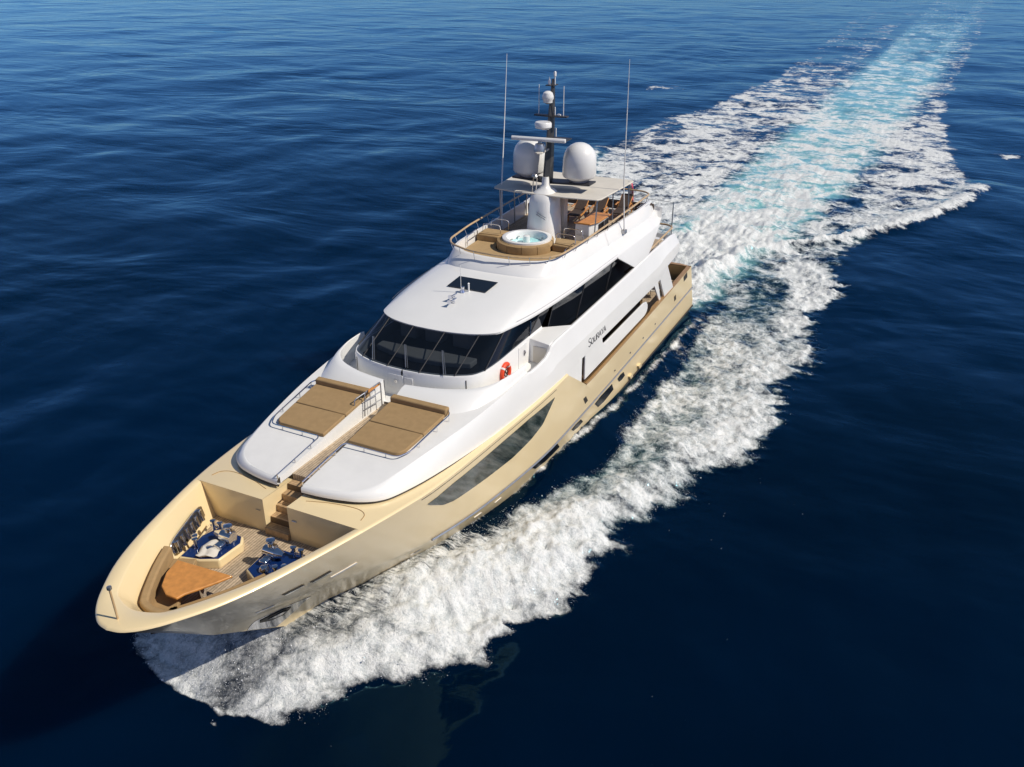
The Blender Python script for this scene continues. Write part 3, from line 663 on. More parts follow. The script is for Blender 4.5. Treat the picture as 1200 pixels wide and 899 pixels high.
# ---- roof, flybridge
RF = [(3.80, 0), (3.77, .65), (3.66, 1.3), (3.45, 1.9), (3.05, 2.42), (2.5, 2.60), (1.5, 2.83), (.5, 2.98), (-1.2, 3.15), (-3.0, 3.27), (-5.0, 3.34), (-7.0, 3.40), (-9.0, 3.46)]
QQ = [(-.90, 0, 8.18), (-.92, .6, 8.18), (-.98, 1.15, 8.17), (-1.12, 1.7, 8.14), (-1.45, 2.18, 8.09), (-1.9, 2.42, 8.06), (-2.5, 2.58, 8.04), (-3.2, 2.68, 8.02), (-4.0, 2.74, 8.0), (-5.0, 2.79, 7.98), (-6.0, 2.84, 7.95), (-7.3, 2.92, 7.92), (-9.0, 3.03, 7.9)]
FF = [(-1.45, 0, 8.62), (-1.47, .6, 8.62), (-1.55, 1.15, 8.62), (-1.72, 1.65, 8.62), (-2.02, 2.12, 8.62), (-2.45, 2.34, 8.62), (-3.0, 2.44, 8.62), (-3.6, 2.49, 8.61), (-4.3, 2.54, 8.60), (-5.2, 2.58, 8.58), (-6.2, 2.62, 8.56), (-7.4, 2.68, 8.54), (-9.0, 2.78, 8.5)]
RF, QQ, FF = RF[:12], QQ[:12], FF[:12]
roof_mb, coam_mb = MB(), MB()
for sg in (1, -1):
    fl = lambda r: [(p[0], p[1]*sg, p[2]) for p in r]
    r0 = smooth_path([(x, y, 7.44) for x, y in RF], 4); q = smooth_path(QQ, 4); f = smooth_path(FF, 4)
    und = [(p.x-.35 if p.x > 2.8 else p.x-.1, max(p.y-.32, 0), 7.47) for p in r0]
    r1 = [(p.x+.015, p.y+(.01 if p.y > 0 else 0), 7.52) for p in r0]
    def mixp(a, b, t, dz=0): return [(lerp(u[0], v[0], t), lerp(u[1], v[1], t), lerp(u[2], v[2], t)+dz) for u, v in zip(a, b)]
    qq = [tuple(p) for p in q]; ff = [tuple(p) for p in f]
    r2 = mixp(r1, qq, .05, .035)
    m1 = mixp(r1, qq, .35, .05); m2 = mixp(r1, qq, .7, .045)
    f0 = mixp(qq, ff, .12, .04); f1 = mixp(qq, ff, .55, .02); f2 = mixp(qq, ff, .92, 0.01)
    fi = [(p[0]-(.10 if p[0] > -2.2 else .03), max(p[1]-.09, 0), p[2]+.0) for p in ff]
    fd = [(p[0]-.04, max(p[1]-.03, 0), 7.85) for p in fi]
    roof_mb.grid([fl(und), fl([tuple(p) for p in r0]), fl(r1), fl(r2), fl(m1), fl(m2), fl(qq)])
    coam_mb.grid([fl(qq), fl(f0), fl(f1), fl(f2), fl(ff), fl(fi), fl(fd)])
    # aft wing of the flybridge with its raked end
    last = [r[-1] for r in (r1, r2, m1, m2, qq, f0, f1, f2, ff, fi, fd)]
    x0 = last[0][0]
    #     x      lower edge z   eave y  dz of whole section   scale towards the rim
    ST = [(x0, 7.44, 0, 0), (-7.9, 6.95, .03, 0), (-8.75, 6.50, .06, -.01), (-10.7, 6.50, .12, -.02), (-11.15, 6.66, .13, -.02), (-11.9, 7.0, .12, -.03), (-12.7, 7.36, .08, -.05), (-13.3, 7.66, .02, -.09), (-13.62, 7.92, -.06, -.16), (-13.7, 8.08, -.1, -.22)]
    rows = [[] for _ in range(len(last)+2)]
    for x, zl, dy, dz in ST:
        sec = []
        for p in last:
            y, z = p[1]+dy+.012*(x0-x)*(1 if p[2] > 7.8 else 0), p[2]+dz
            sec.append([x+(p[0]-x0)*.3, y, z])
        zl_ = zl; ylow = lerp(sec[0][1], 3.66, min(1, max(0, (7.5-zl)/1.0)))
        for c in sec:
            if c[2] < zl_+.02: c[2] = zl_+.02
        full = [[x, ylow-.12, zl_], [x, ylow, zl_]]+sec
        for r, p in zip(rows, full): r.append((p[0], p[1]*sg, p[2]))
    wg = MB().grid(rows); wg.add([r[-1] for r in rows], [tuple(range(len(rows)))])
    wg.build("flybridge_wing", WHITE, yacht, smooth=45)
    sp_ = [(r1[i][0]-.02, (lerp(r1[i][1], qq[i][1], .10)+.012)*sg, lerp(r1[i][2], qq[i][2], .10)+.042) for i in range(22, len(r1))]
    MB().tube(sp_, .008, 4).build("roof_seam", DULLSTEEL, yacht)
roof_mb.build("wheelhouse_roof", WHITE, yacht, smooth=55)
coam_mb.build("flybridge_coaming", WHITE, yacht, smooth=55)
sl = [(-1.72, 0), (-1.9, 1.6), (-2.3, 2.2), (-3.2, 2.4), (-7, 2.6), (-10.8, 2.85), (-13.2, 2.95), (-13.45, 2.6), (-13.45, 0)]
MB().pz(sl+[(x, -y) for x, y in sl[::-1][1:-1]], 7.55, 7.85).build("flybridge_deck", WHITE, yacht)
sl = [(-5.2, 0), (-5.2, 2.45), (-7, 2.55), (-10.8, 2.8), (-13.1, 2.9), (-13.4, 0)]
MB().pz([(x, y) for x, y in sl[1:-1]]+[(x, -y) for x, y in sl[::-1][1:-1]], 7.85, 7.865).build("flybridge_teak", TEAKDECK, yacht)
MB().box(-13.55, -13.40, -2.95, 2.95, 7.85, 8.28).build("aft_coaming", BROWN, yacht, bevel=.04)
for sg in (1, -1):
    MB().box(-13.4, -10.6, min(2.62*sg, 2.88*sg), max(2.62*sg, 2.88*sg), 7.866, 8.36).build("side_coaming_lining", BROWN, yacht, bevel=.03)
# tinted roof hatch
MB().add([(.78, -.92, 8.005), (.78, .78, 8.005), (-.12, .86, 8.125), (-.12, -.86, 8.125)], [(0, 1, 2, 3)]).build("roof_hatch", GLASS, yacht, smooth=0, solid=.02)
hz = bpy.data.objects["roof_hatch"]; hz.location.z = .03
# horns and stub antenna on the roof
hn = empty("horn_cluster"); hn.parent = yacht
def roofz(x): return 7.60+(3.6-x)*(8.18-7.60)/4.5
MB().lathe([(.10, 0), (.10, .05), (.07, .1), (.07, .22), (.08, .25), (.02, .28)], (1.0, -.1, roofz(1.0)), 14).build("searchlight", STEEL, hn)
MB().lathe([(.035, 0), (.035, .32), (.05, .34), (.01, .38)], (.85, .08, roofz(.85)), 12).build("light_post", WHITE, hn)
for k, (x, y, l) in enumerate(((1.45, -.16, .42), (1.8, .02, .45))):
    z = roofz(x)+.16
    MB().tube([(x-.05, y, z), (x+.25, y-.01, z), (x+l-.1, y-.02, z+.0), (x+l, y-.03, z)], [.03, .035, .05, .09], 12).tube([(x+.1, y, z), (x+.1, y, z-.18)], .03, 6).build("horn", STEEL, hn)
MB().tube([(1.05, -.15, roofz(1.05)), (1.05, -.15, roofz(1.05)+1.15)], .012, 6).build("whip_antenna", WHITE, yacht)

# flybridge rail
fr = [(-13.25, 0, 8.95), (-13.25, 2.45, 8.93), (-12.9, 2.86, 8.92), (-10.2, 2.86, 8.9), (-7, 2.80, 8.88), (-4.4, 2.74, 8.87), (-2.4, 2.56, 8.84), (-1.85, 2.2, 8.83), (-1.38, 1.2, 8.82), (-1.28, 0, 8.82)]
for sg in (1, -1):
    pth = [(x, y*sg, z) for x, y, z in fillet(fr, .45)]
    r_ = MB().tube(pth, .042, 8).build("fly_rail", RAILWOOD, yacht)
    for x, y, b in ((-13.25, .9, 8.25), (-13.25, 1.9, 8.25), (-12.6, 2.86, 8.36), (-11.7, 2.86, 8.4), (-10.7, 2.86, 8.45), (-9.7, 2.85, 8.48), (-8.6, 2.83, 8.5), (-7.4, 2.81, 8.5), (-6.2, 2.78, 8.55), (-5.1, 2.75, 8.56), (-3.9, 2.7, 8.57), (-2.9, 2.63, 8.58), (-1.95, 2.3, 8.58), (-1.45, 1.6, 8.56), (-1.2, .8, 8.5)):
        MB().tube([(x-.1 if x > -1.6 else x, (y-.12 if x < -1.9 else y)*sg, b), (x, y*sg, 8.87)], .014, 6).build("rail_stanchion", DULLSTEEL, r_)
    for zz in (8.42, 8.64): MB().tube(fillet([(-11.0, 2.86*sg, zz+.05), (-12.9, 2.88*sg, zz), (-13.25, 2.5*sg, zz), (-13.25, 0, zz)], .3), .012, 6).build("rail_wire", DULLSTEEL, r_)

# hot tub and tan sun seats at the front of the flybridge
tub = empty("hot_tub"); tub.parent = yacht
TC = (-4.55, 0.05)
MB().lathe([(1.16, 7.87), (1.18, 8.56), (1.16, 8.60), (1.06, 8.61), (1.06, 8.3)], (TC[0], TC[1], 0), 40, cap=False).build("tub_shell", TANLIGHT, tub)
MB().lathe([(1.08, 8.60), (1.08, 8.68), (1.02, 8.70), (.90, 8.69), (.84, 8.60), (.78, 8.25), (.72, 8.2), (.01, 8.2)], (TC[0], TC[1], 0), 40, cap=False).build("tub_liner", WHITE, tub)
MB().lathe([(.80, 8.38), (.01, 8.381)], (TC[0], TC[1], 0), 32).build("tub_water", POOL, tub, smooth=0)
MB().lathe([(.17, 8.2), (.15, 8.66), (.11, 8.68), (.01, 8.68)], (TC[0]-.15, TC[1]-.1, 0), 16).build("tub_seat_post", WHITE, tub)
for k in range(10):
    a = R(200+34*k); r = .83
    MB().lathe([(.05, 0), (.05, .02), (.01, .025)], (TC[0]+math.cos(a)*r*.9, TC[1]+math.sin(a)*r*.9, 8.44+.04*(k % 2)), 8).build("tub_jet", DULLSTEEL, tub)
for k in range(5):                                                    # padded skirt segments facing forward
    a0, a1 = R(-75+30*k), R(-75+30*k+29)
    mb = MB(); rows = []
    for j in range(7):
        a = lerp(a0, a1, j/6)
        rows.append([(TC[0]+math.cos(a)*r, TC[1]+math.sin(a)*r, z) for r, z in ((1.19, 8.10), (1.30, 8.12), (1.33, 8.35), (1.30, 8.57), (1.19, 8.60))])
    mb.grid(rows, cap=True).build("tub_pad", TAN, tub)
sp = [(-1.95, 0), (-2.02, 1.1), (-2.25, 1.8), (-2.7, 2.18), (-3.5, 2.3), (-4.4, 2.34)]
ins = [(-3.35, 0), (-3.38, .4), (-3.5, .8), (-3.8, 1.1), (-4.1, 1.22), (-4.4, 1.27)]
for sg in (1, -1):
    MB().grid([[(x, y*sg, 7.9) for x, y in sp], [(x, y*sg, 8.24) for x, y in sp], [(x, y*sg, 8.24) for x, y in ins], [(x, y*sg, 7.9) for x, y in ins]]).build("sun_lounge_base", TANLIGHT, yacht, bevel=.03)
    MB().pz([(-4.42, 1.3*sg), (-4.42, 2.36*sg), (-5.35, 2.42*sg), (-5.35, 1.1*sg), (-5.0, 1.25*sg)], 7.87, 8.52).build("side_seat", TAN, yacht, bevel=.05)
    MB().pz([(-5.4, 1.0*sg), (-5.4, 2.2*sg), (-5.75, 2.1*sg), (-5.75, .95*sg)], 7.87, 8.34).build("seat_plinth", WHITE, yacht, bevel=.05)
    MB().pz([(-4.6, 1.35*sg), (-4.5, 2.3*sg), (-5.3, 2.3*sg), (-5.3, 1.1*sg)], 8.52, 8.56).build("seat_top", TANLIGHT, yacht, bevel=.015)
    for x in (-4.75, -5.6):
        MB().tube(fillet([(x, 1.35*sg, 8.5), (x, 1.35*sg, 8.95), (x, 2.2*sg, 8.95), (x, 2.25*sg, 8.5)], .15), .018, 6).build("grab_rail", STEEL, yacht)
    MB().tube(fillet([(-3.4, 2.3*sg, 8.25), (-3.4, 2.3*sg, 8.72), (-4.4, 2.34*sg, 8.76), (-4.4, 2.34*sg, 8.5)], .2), .018, 6).tube(fillet([(-3.4, 2.3*sg, 8.25), (-3.45, 2.3*sg, 8.48), (-4.4, 2.34*sg, 8.5)], .12), .014, 6).build("grab_rail", STEEL, yacht)

# mast tower
tw = MB(); rows = []
for z, ax, ay, cx in ((7.86, .84, .74, -6.45), (8.6, .81, .71, -6.47), (9.3, .77, .66, -6.50), (9.85, .74, .62, -6.52), (10.1, .67, .56, -6.54), (10.26, .46, .40, -6.55), (10.34, .30, .26, -6.56), (10.5, .20, .17, -6.58), (10.85, .17, .14, -6.60)):
    rows.append([(cx+ax*(1 if math.cos(a) > 0 else 1)*math.copysign(abs(math.cos(a))**.75, math.cos(a)), ay*math.copysign(abs(math.sin(a))**.75, math.sin(a)), z) for a in [2*math.pi*k/28 for k in range(28)]])
mast = empty("mast"); mast.parent = yacht
tw.grid(rows, close=True, cap=True).build("mast_tower", WHITE, mast, smooth=60)
for k in (0, 1): MB().tube(fillet([(-5.75+.02*k, -.05, 9.45-.1*k), (-5.6, .15, 9.42-.1*k), (-5.62, .45, 9.28-.1*k)], .1), .02, 6).build("tower_rail", DULLSTEEL, mast)
MB().box(-7.75, -7.35, -.5, .62, 7.87, 9.95).build("tower_back", AWNING, mast, bevel=.03)
py_ = []
for z, x, a, b in ((10.6, -6.75, .34, .17), (11.6, -6.87, .30, .155), (12.6, -6.98, .26, .13), (13.6, -7.08, .20, .11), (14.5, -7.18, .13, .07), (14.9, -7.22, .08, .05)):
    py_.append([(x+a, 0, z), (x+a*.4, b, z), (x-a, b*.8, z), (x-a, -b*.8, z), (x+a*.4, -b, z)])
MB().grid(py_, close=True, cap=True).build("mast_pylon", MAST, mast, smooth=0, bevel=.01)
MB().pz([(-6.75, -.12), (-6.75, .12), (-7.05, 1.9), (-7.85, 1.9), (-7.5, 0), (-7.85, -1.9), (-7.05, -1.9)], 10.50, 10.58).build("dome_bracket", MAST, mast, bevel=.02)
for sg in (1, -1):
    d = MB().lathe([(.40, 10.58), (.46, 10.66), (.70, 10.78), (.755, 10.86), (.745, 11.48), (.73, 11.66), (.67, 11.86), (.56, 12.03), (.41, 12.16), (.24, 12.24), (.08, 12.27), (.01, 12.27)], (-7.5, 1.22*sg, 0), 36).build("satellite_dome", WHITE, mast, smooth=50)
# radars
MB().pz([(-6.7, -.10), (-6.7, .10), (-5.75, .18), (-5.6, 0), (-5.75, -.18)], 12.0, 12.07).build("radar_shelf", AWNING, mast, bevel=.02)
MB().lathe([(.24, 12.07), (.24, 12.25), (.19, 12.38), (.08, 12.42), (.08, 12.50)], (-6.0, -.05, 0), 18).build("radar_motor", DULLSTEEL, mast)
rb = MB(); a = R(96)
c = Vector((-6.0, -.12, 12.56)); d = Vector((math.cos(a), math.sin(a), 0)); n = Vector((-d.y, d.x, 0))
sec = [(-.07, -.08), (.07, -.08), (.09, .02), (.04, .09), (-.04, .09), (-.09, .02)]
rb.grid([[tuple(c+d*q+n*u+Vector((0, 0, w))) for u, w in sec] for q in (-1.22, 1.22)], close=True, cap=True)
rb.build("radar_scanner", WHITE, mast, bevel=.02)
MB().box(-7.3, -6.3, .05, .9, 12.42, 12.47).build("mast_arm", MAST, mast)
MB().pz([(-6.9, -.12), (-6.9, .12), (-6.35, .2), (-6.2, 0), (-6.35, -.2)], 12.92, 12.97).build("radome_shelf", AWNING, mast, bevel=.02)
MB().lathe([(.33, 12.97), (.37, 13.02), (.37, 13.16), (.33, 13.22), (.01, 13.24)], (-6.45, -.1, 0), 24).build("radome", WHITE, mast)
MB().pz([(-6.95, -.78), (-6.85, 0), (-6.95, .78), (-7.2, .78), (-7.25, 0), (-7.2, -.78)], 13.36, 13.42).build("spreader", MAST, mast, bevel=.015)
for y in (-.58, .58): MB().tube([(-7.05, y, 13.42), (-7.05, y, 14.66)], [.022, .016], 8).build("mast_antenna", WHITE, mast)
MB().lathe([(.09, 13.42), (.09, 13.47), (.01, 13.49)], (-7.08, .36, 0), 12).build("gps_puck", WHITE, mast)
MB().tube([(-7.15, .14, 13.42), (-7.15, .14, 13.75)], .03, 6).tube([(-7.2, .18, 12.5), (-7.2, .18, 12.85)], .03, 6).build("camera_post", WHITE, mast)
MB().pz([(-7.05, -.1), (-7.05, .1), (-6.7, .12), (-6.6, 0), (-6.7, -.12)], 13.94, 13.98).build("small_shelf", MAST, mast)
MB().lathe([(.20, 13.98), (.20, 14.06), (.25, 14.14), (.25, 14.24), (.20, 14.38), (.10, 14.45), (.01, 14.46)], (-6.8, -.05, 0), 20).build("small_dome", WHITE, mast)
MB().box(-7.4, -6.9, -.22, .16, 14.64, 14.68).build("top_shelf", MAST, mast)
MB().lathe([(.03, 14.68), (.03, 15.0), (.06, 15.02), (.06, 15.17), (.03, 15.22), (.01, 15.22)], (-7.2, .09, 0), 12).build("top_light", WHITE, mast)
MB().lathe([(.06, 14.68), (.06, 14.85), (.03, 14.9), (.01, 15.0)], (-7.05, -.1, 0), 10).build("anemometer", DULLSTEEL, mast)
for y in (-.22, .05):
    MB().tube([(-6.55, -.62+y, 7.9), (-6.25, -.3+y*.6, 10.9)], .022, 6).build("mast_stay", STEEL, mast)
MB().lathe([(.10, 0), (.15, .08), (.10, .16), (.01, .18)], (-6.15, -.33, 10.85), 14).build("search_lamp", DULLSTEEL, mast)
# hardtop
ht = [(-6.05, -1.2), (-5.98, 0), (-6.05, 1.2), (-6.45, 2.5), (-6.7, 2.62), (-10.4, 2.82), (-10.55, 2.7), (-10.55, -2.7), (-10.4, -2.82), (-6.7, -2.62), (-6.45, -2.5)]
hard = MB().pz(ht, lambda x, y: 10.13-.012*y*y, lambda x, y: 10.20-.012*y*y).build("hardtop", AWNING, yacht, bevel=.025)
for sg in (1, -1):
    for (x0, y0, x1, y1) in ((-6.75, 2.30, -6.8, 2.40), (-8.6, 2.5, -8.5, 2.5), (-10.3, 2.68, -10.2, 2.65)):
        MB().tube([(x0, y0*sg, 7.87), (x1, y1*sg, 10.12)], .032, 8).build("hardtop_pole", DULLSTEEL, hard)
    MB().tube([(-6.7, 2.45*sg, 10.06), (-10.4, 2.7*sg, 10.03)], .025, 6).build("hardtop_frame", DULLSTEEL, hard)
# tall whip antennas
MB().tube([(-6.69, -2.24, 8.3), (-7.14, -2.46, 10.2), (-7.8, -2.63, 12.9), (-8.44, -2.81, 15.67)], [.035, .03, .022, .010], 8).build("long_antenna", WHITE, yacht)
MB().tube([(-8.85, 3.0, 8.2), (-8.6, 2.95, 10.5), (-8.55, 2.95, 13.0), (-8.5, 2.95, 15.7)], [.035, .03, .022, .010], 8).build("long_antenna", WHITE, yacht)
MB().box(-9.0, -8.7, 2.9, 3.1, 8.02, 8.2).build("antenna_mount", DULLSTEEL, yacht, bevel=.02)

# bar counter
bar = empty("bar_counter"); bar.parent = yacht
MB().pz([(-6.95, 1.32), (-6.95, 2.0), (-7.5, 2.2), (-8.75, 2.25), (-8.8, 1.6), (-7.8, 1.55)], 7.87, 8.80).build("bar_cabinet", WHITE, bar, bevel=.03)
MB().pz([(-6.88, 1.26), (-6.88, 2.06), (-7.45, 2.28), (-8.85, 2.32), (-8.9, 1.52), (-7.8, 1.48)], 8.80, 8.87).build("bar_top", ORANGE, bar, bevel=.02)
MB().box(-8.2, -7.55, 2.235, 2.262, 8.0, 8.72).build("bar_fridge", GLASS, bar)
MB().box(-8.72, -8.3, 2.245, 2.268, 8.0, 8.72).build("bar_vent", MAST, bar)
MB().box(-6.945, -6.93, 1.4, 1.95, 8.28, 8.30).build("drawer_gap", DULLSTEEL, bar)

# ================================================================== LOOSE THINGS ON BOARD
def sunpad(sg, label):
    t = empty("sunpad", (8.5, 1.5*sg, 0)); tag(t, label, "cushion", "sun pads on the foredeck")
    z = lambda x, dz: 5.67+(11.98-x)*.0966+dz
    def zf(dz): return lambda x, y: z(x+8.5, dz)
    def rel(p): return [(x-8.5, y*sg-1.5*sg) for x, y in p]
    a = [(8.52, .47), (9.72, .47), (9.72, 2.22), (9.62, 2.38), (9.45, 2.46), (8.52, 2.54)]
    b = [(7.26, .47), (8.49, .47), (8.49, 2.54), (7.26, 2.62)]
    for p in (a, b): MB().pz(rel(p), zf(.0), zf(.13)).build("mattress", TAN, t, bevel=.03, seg=3)
    MB().pz(rel([(7.0, .47), (7.25, .47), (7.25, 2.64), (7.0, 2.66)]), zf(0), zf(.29)).build("bolster", TAN, t, bevel=.05, seg=3)
sunpad(-1, "tan sun pad on the starboard foredeck, on the gate's far side")
sunpad(1, "tan sun pad on the port foredeck, nearer the long dark hull window")

lr = empty("life_ring", (3.22, 2.84, 6.06)); tag(lr, "orange red life ring hung on the white wall below the wheelhouse windows", "life ring")
MB().tube([(.30*math.cos(2*math.pi*k/28), 0, .34*math.sin(2*math.pi*k/28)) for k in range(28)], .085, 12, closed=True).build("ring", RED, lr)
for k in range(4):
    a = R(45+90*k); c0 = Vector((.30*math.cos(a), 0, .34*math.sin(a))); d = Vector((-math.sin(a), 0, math.cos(a)))
    MB().tube([tuple(c0-d*.035), tuple(c0+d*.035)], .093, 12).build("band", WHITE, lr)
MB().tube([(.12*math.cos(2*math.pi*k/12), .02, .13*math.sin(2*math.pi*k/12)) for k in range(12)], .02, 6, closed=True).tube([(-.1, .03, -.12), (.08, .03, .1)], .03, 6).build("coiled_line", DARK, lr)

def copy_tree(o, parent=None):
    c = o.copy(); col.objects.link(c); c.parent = parent
    for ch in list(o.children): copy_tree(ch, c)
    return c
def make_lounger():
    t = empty("sun_lounger")
    for s in (-1, 1):
        MB().box(-1.0, 1.0, .30*s-.03, .30*s+.03, .26, .33).build("side_rail", ORANGE, t, bevel=.01)
        for x in (-.85, .85): MB().box(x-.04, x+.04, .28*s-.03, .28*s+.03, 0, .27).build("leg", ORANGE, t, bevel=.008)
        MB().tube([(-.15, .27*s, .36), (-1.05, .27*s, .80)], .03, 6).build("back_rail", ORANGE, t)
        MB().box(-.5, .1, .34*s-.04, .34*s+.04, .52, .55).build("armrest", ORANGE, t, bevel=.008)
    MB().box(-.10, 1.0, -.27, .27, .33, .38).build("seat", BROWN, t, bevel=.015)
    MB().prism([(-.12, y, z) for y, z in ((-.27, .34), (.27, .34), (.27, .39), (-.27, .39))], [(-1.08, y, z) for y, z in ((-.27, .80), (.27, .80), (.27, .85), (-.27, .85))]).build("backrest", BROWN, t, bevel=.015)
    return t
spots = [(-10.9, -1.25, 8, "brown sun lounger under the hardtop, farthest to starboard"),
         (-10.95, -.12, 6, "brown sun lounger under the hardtop, second from starboard beside the farthest one"),
         (-11.1, .82, 6, "brown sun lounger under the hardtop, directly behind the bar counter"),
         (-12.2, 1.72, 6, "brown sun lounger aft of the bar, nearest the port rail and outside the hardtop shade")]
base = make_lounger()
for i, (x, y, a, lab) in enumerate(spots):
    o = base if i == 0 else copy_tree(base)
    o.location = (x, y, 7.87); o.rotation_euler.z = R(a); tag(o, lab, "sun lounger", "sun loungers on the flybridge")

# terrace furniture glimpsed below the flybridge wing
so = empty("outdoor_sofa", (-13.6, 2.2, 5.6)); tag(so, "brown outdoor sofa on the small aft terrace behind the side rail", "sofa")
MB().box(-1.1, 1.1, -.45, .45, 0, .42).build("seat", BROWN, so, bevel=.05)
MB().box(-1.1, 1.1, .30, .5, .42, .85).build("backrest", TANLIGHT, so, bevel=.05)
for x in (-.55, .5): MB().box(x-.3, x+.3, -.05, .28, .42, .58).build("cushion", AWNING, so, bevel=.06)
tb = empty("low_table", (-12.1, .9, 5.6)); tag(tb, "dark low table on the aft terrace beside the brown sofa", "table")
MB().box(-.6, .6, -.45, .45, .38, .44).build("table_top", BROWN, tb, bevel=.02)
for x in (-.5, .5):
    for y in (-.35, .35): MB().box(x-.03, x+.03, y-.03, y+.03, 0, .38).build("leg", DARK, tb)
def deck_chair():
    t = empty("deck_chair")
    for s in (-1, 1):
        MB().tube(fillet([(.25, .26*s, 0), (.28, .26*s, .62), (-.28, .26*s, .62), (-.34, .26*s, 0)], .08), .018, 6).build("side_frame", STEEL, t)
        MB().tube([(-.26, .24*s, .42), (-.38, .24*s, 1.0)], .018, 6).build("back_post", STEEL, t)
    MB().box(-.26, .26, -.24, .24, .40, .45).build("seat", AWNING, t, bevel=.015)
    MB().prism([(-.27, y, z) for y, z in ((-.24, .5), (.24, .5), (.24, .53), (-.24, .53))], [(-.37, y, z) for y, z in ((-.24, 1.0), (.24, 1.0), (.24, 1.03), (-.24, 1.03))]).build("backrest", AWNING, t)
    return t
dc = deck_chair()
for i, (x, y, a, lab) in enumerate([(-15.3, 2.75, -60, "steel framed deck chair in the aft cockpit, closest to the white fin"), (-16.6, 2.35, 200, "steel framed deck chair in the aft cockpit, nearest the stern rail")]):
    o = dc if i == 0 else copy_tree(dc)
    o.location = (x, y, 2.62); o.rotation_euler.z = R(a); tag(o, lab, "chair", "deck chairs in the aft cockpit")
# ensign on a short staff at the flybridge rail
fg = empty("ensign", (-13.35, 1.55, 7.75)); tag(fg, "small red and white flag hanging from a staff at the flybridge stern rail", "flag")
MB().tube([(0, 0, 0), (-.25, 0, 1.5)], .015, 6).build("staff", RAILWOOD, fg)
for nm, m, y0, y1 in (("white_half", FLAGM, 0, .20), ("red_half", FLAGRED, .20, .31)):
    MB().grid([[(-.23+.05*math.sin(z*9+y*14)-.02, y*(.5+.5*(1.45-z))+.03*math.sin(z*7), z) for z in [1.42-.1*k for k in range(10)]] for y in [lerp(y0, y1, j/4) for j in range(5)]]).build(nm, m, fg, smooth=60, solid=.01)

# ================================================================== SEA
def hash2(ix, iy, seed):
    h = (ix.astype(np.int64)*374761393+iy.astype(np.int64)*668265263+seed*1442695041) & 0x7fffffff
    h = ((h ^ (h >> 13))*1274126177) & 0x7fffffff
    return ((h ^ (h >> 16)) & 0xffff)/65535.0
def vnoise(x, y, seed=0):
    ix, iy = np.floor(x), np.floor(y); fx, fy = x-ix, y-iy
    fx = fx*fx*fx*(fx*(fx*6-15)+10); fy = fy*fy*fy*(fy*(fy*6-15)+10)
    a, b = hash2(ix, iy, seed), hash2(ix+1, iy, seed); c, d = hash2(ix, iy+1, seed), hash2(ix+1, iy+1, seed)
    return (a*(1-fx)+b*fx)*(1-fy)+(c*(1-fx)+d*fx)*fy
def fbm(x, y, seed=0, o=4, g=.5):
    s = 0; a = 1; n = 0; ca, sa = math.cos(.6), math.sin(.6)
    for i in range(o):
        s = s+a*vnoise(x, y, seed+i*17); n += a; a *= g
        x, y = (x*ca-y*sa)*2.03+5.1, (x*sa+y*ca)*2.03+1.7
    return s/n
def ss(a, b, x):
    t = np.clip((x-a)/(b-a), 0, 1); return t*t*(3-2*t)
def tab(x, pts):
    pts = sorted(pts); return np.interp(x, [p[0] for p in pts], [p[1] for p in pts])

YO_P = [(16.3, -.4), (16.0, .4), (15.75, 1.3), (15.1, 2.1), (14.3, 2.7), (13.4, 3.4), (12.7, 4.3), (12.1, 5.1), (11.1, 5.65), (10, 5.75), (9.2, 5.8), (8.6, 6.7), (7.7, 7.3), (6.5, 7.8), (3.7, 8.1), (2.4, 8.05), (.7, 8.8), (-.6, 9.5), (-3, 10.0), (-4.4, 10.7), (-6.8, 11.5), (-9.7, 11.9), (-12, 11.1), (-14.4, 11.2), (-16.5, 11.9), (-20, 11.2), (-23.5, 11.1), (-27, 12.0), (-32, 11.3), (-37.4, 11.7), (-43.5, 13.2), (-49.3, 16.0), (-58, 18.7), (-63, 19.2), (-76, 17.0), (-104, 15.0), (-150, 16), (-400, 22)]
YO_S = [(16.3, .4), (16.1, -.4), (16.0, -2.0), (15.7, -3.4), (15.0, -4.8), (13.5, -6.2), (11, -7.2), (8, -7.8), (4, -8.6), (0, -9.6), (-6, -11.2), (-12, -11.5), (-20, -11.5), (-37, -12.5), (-50, -15.5), (-64, -18.9), (-82, -18.2), (-95, -15), (-130, -13), (-400, -22)]
I2 = [(16, 0), (8.6, .8), (7.5, 1.9), (6.5, 2.7), (4.2, 3.75), (1.2, 4.6), (-2.2, 5.45), (-6.4, 5.4), (-11.7, 5.75), (-16.6, 5.9), (-22, 5.7), (-27, 4.6), (-31, 3.5), (-400, 3)]
CREST = [(-26, 2.9), (-29, 3.3), (-32.6, 4.2), (-36, 6.5), (-39, 9.4), (-43.7, 12.6), (-50.6, 15.9), (-56, 17.9), (-62.5, 19.1)]
WASHC = [(-19, 0), (-31.5, 1.2), (-47, 2.6), (-70, 3.4), (-100, 4.3), (-136, 5.2), (-197, 6.0), (-278, 7.6), (-370, 9.4), (-700, 16)]
WASHW = [(-19, 3.6), (-25, 3.9), (-50, 4.6), (-100, 5.6), (-200, 7.0), (-400, 11), (-700, 16)]
HULLWL = [(13.2, 0), (11.5, .34), (10.3, .85), (8.3, 1.62), (6.6, 2.25), (2.6, 3.2), (-2.8, 3.62), (-8, 3.75), (-20, 3.75)]

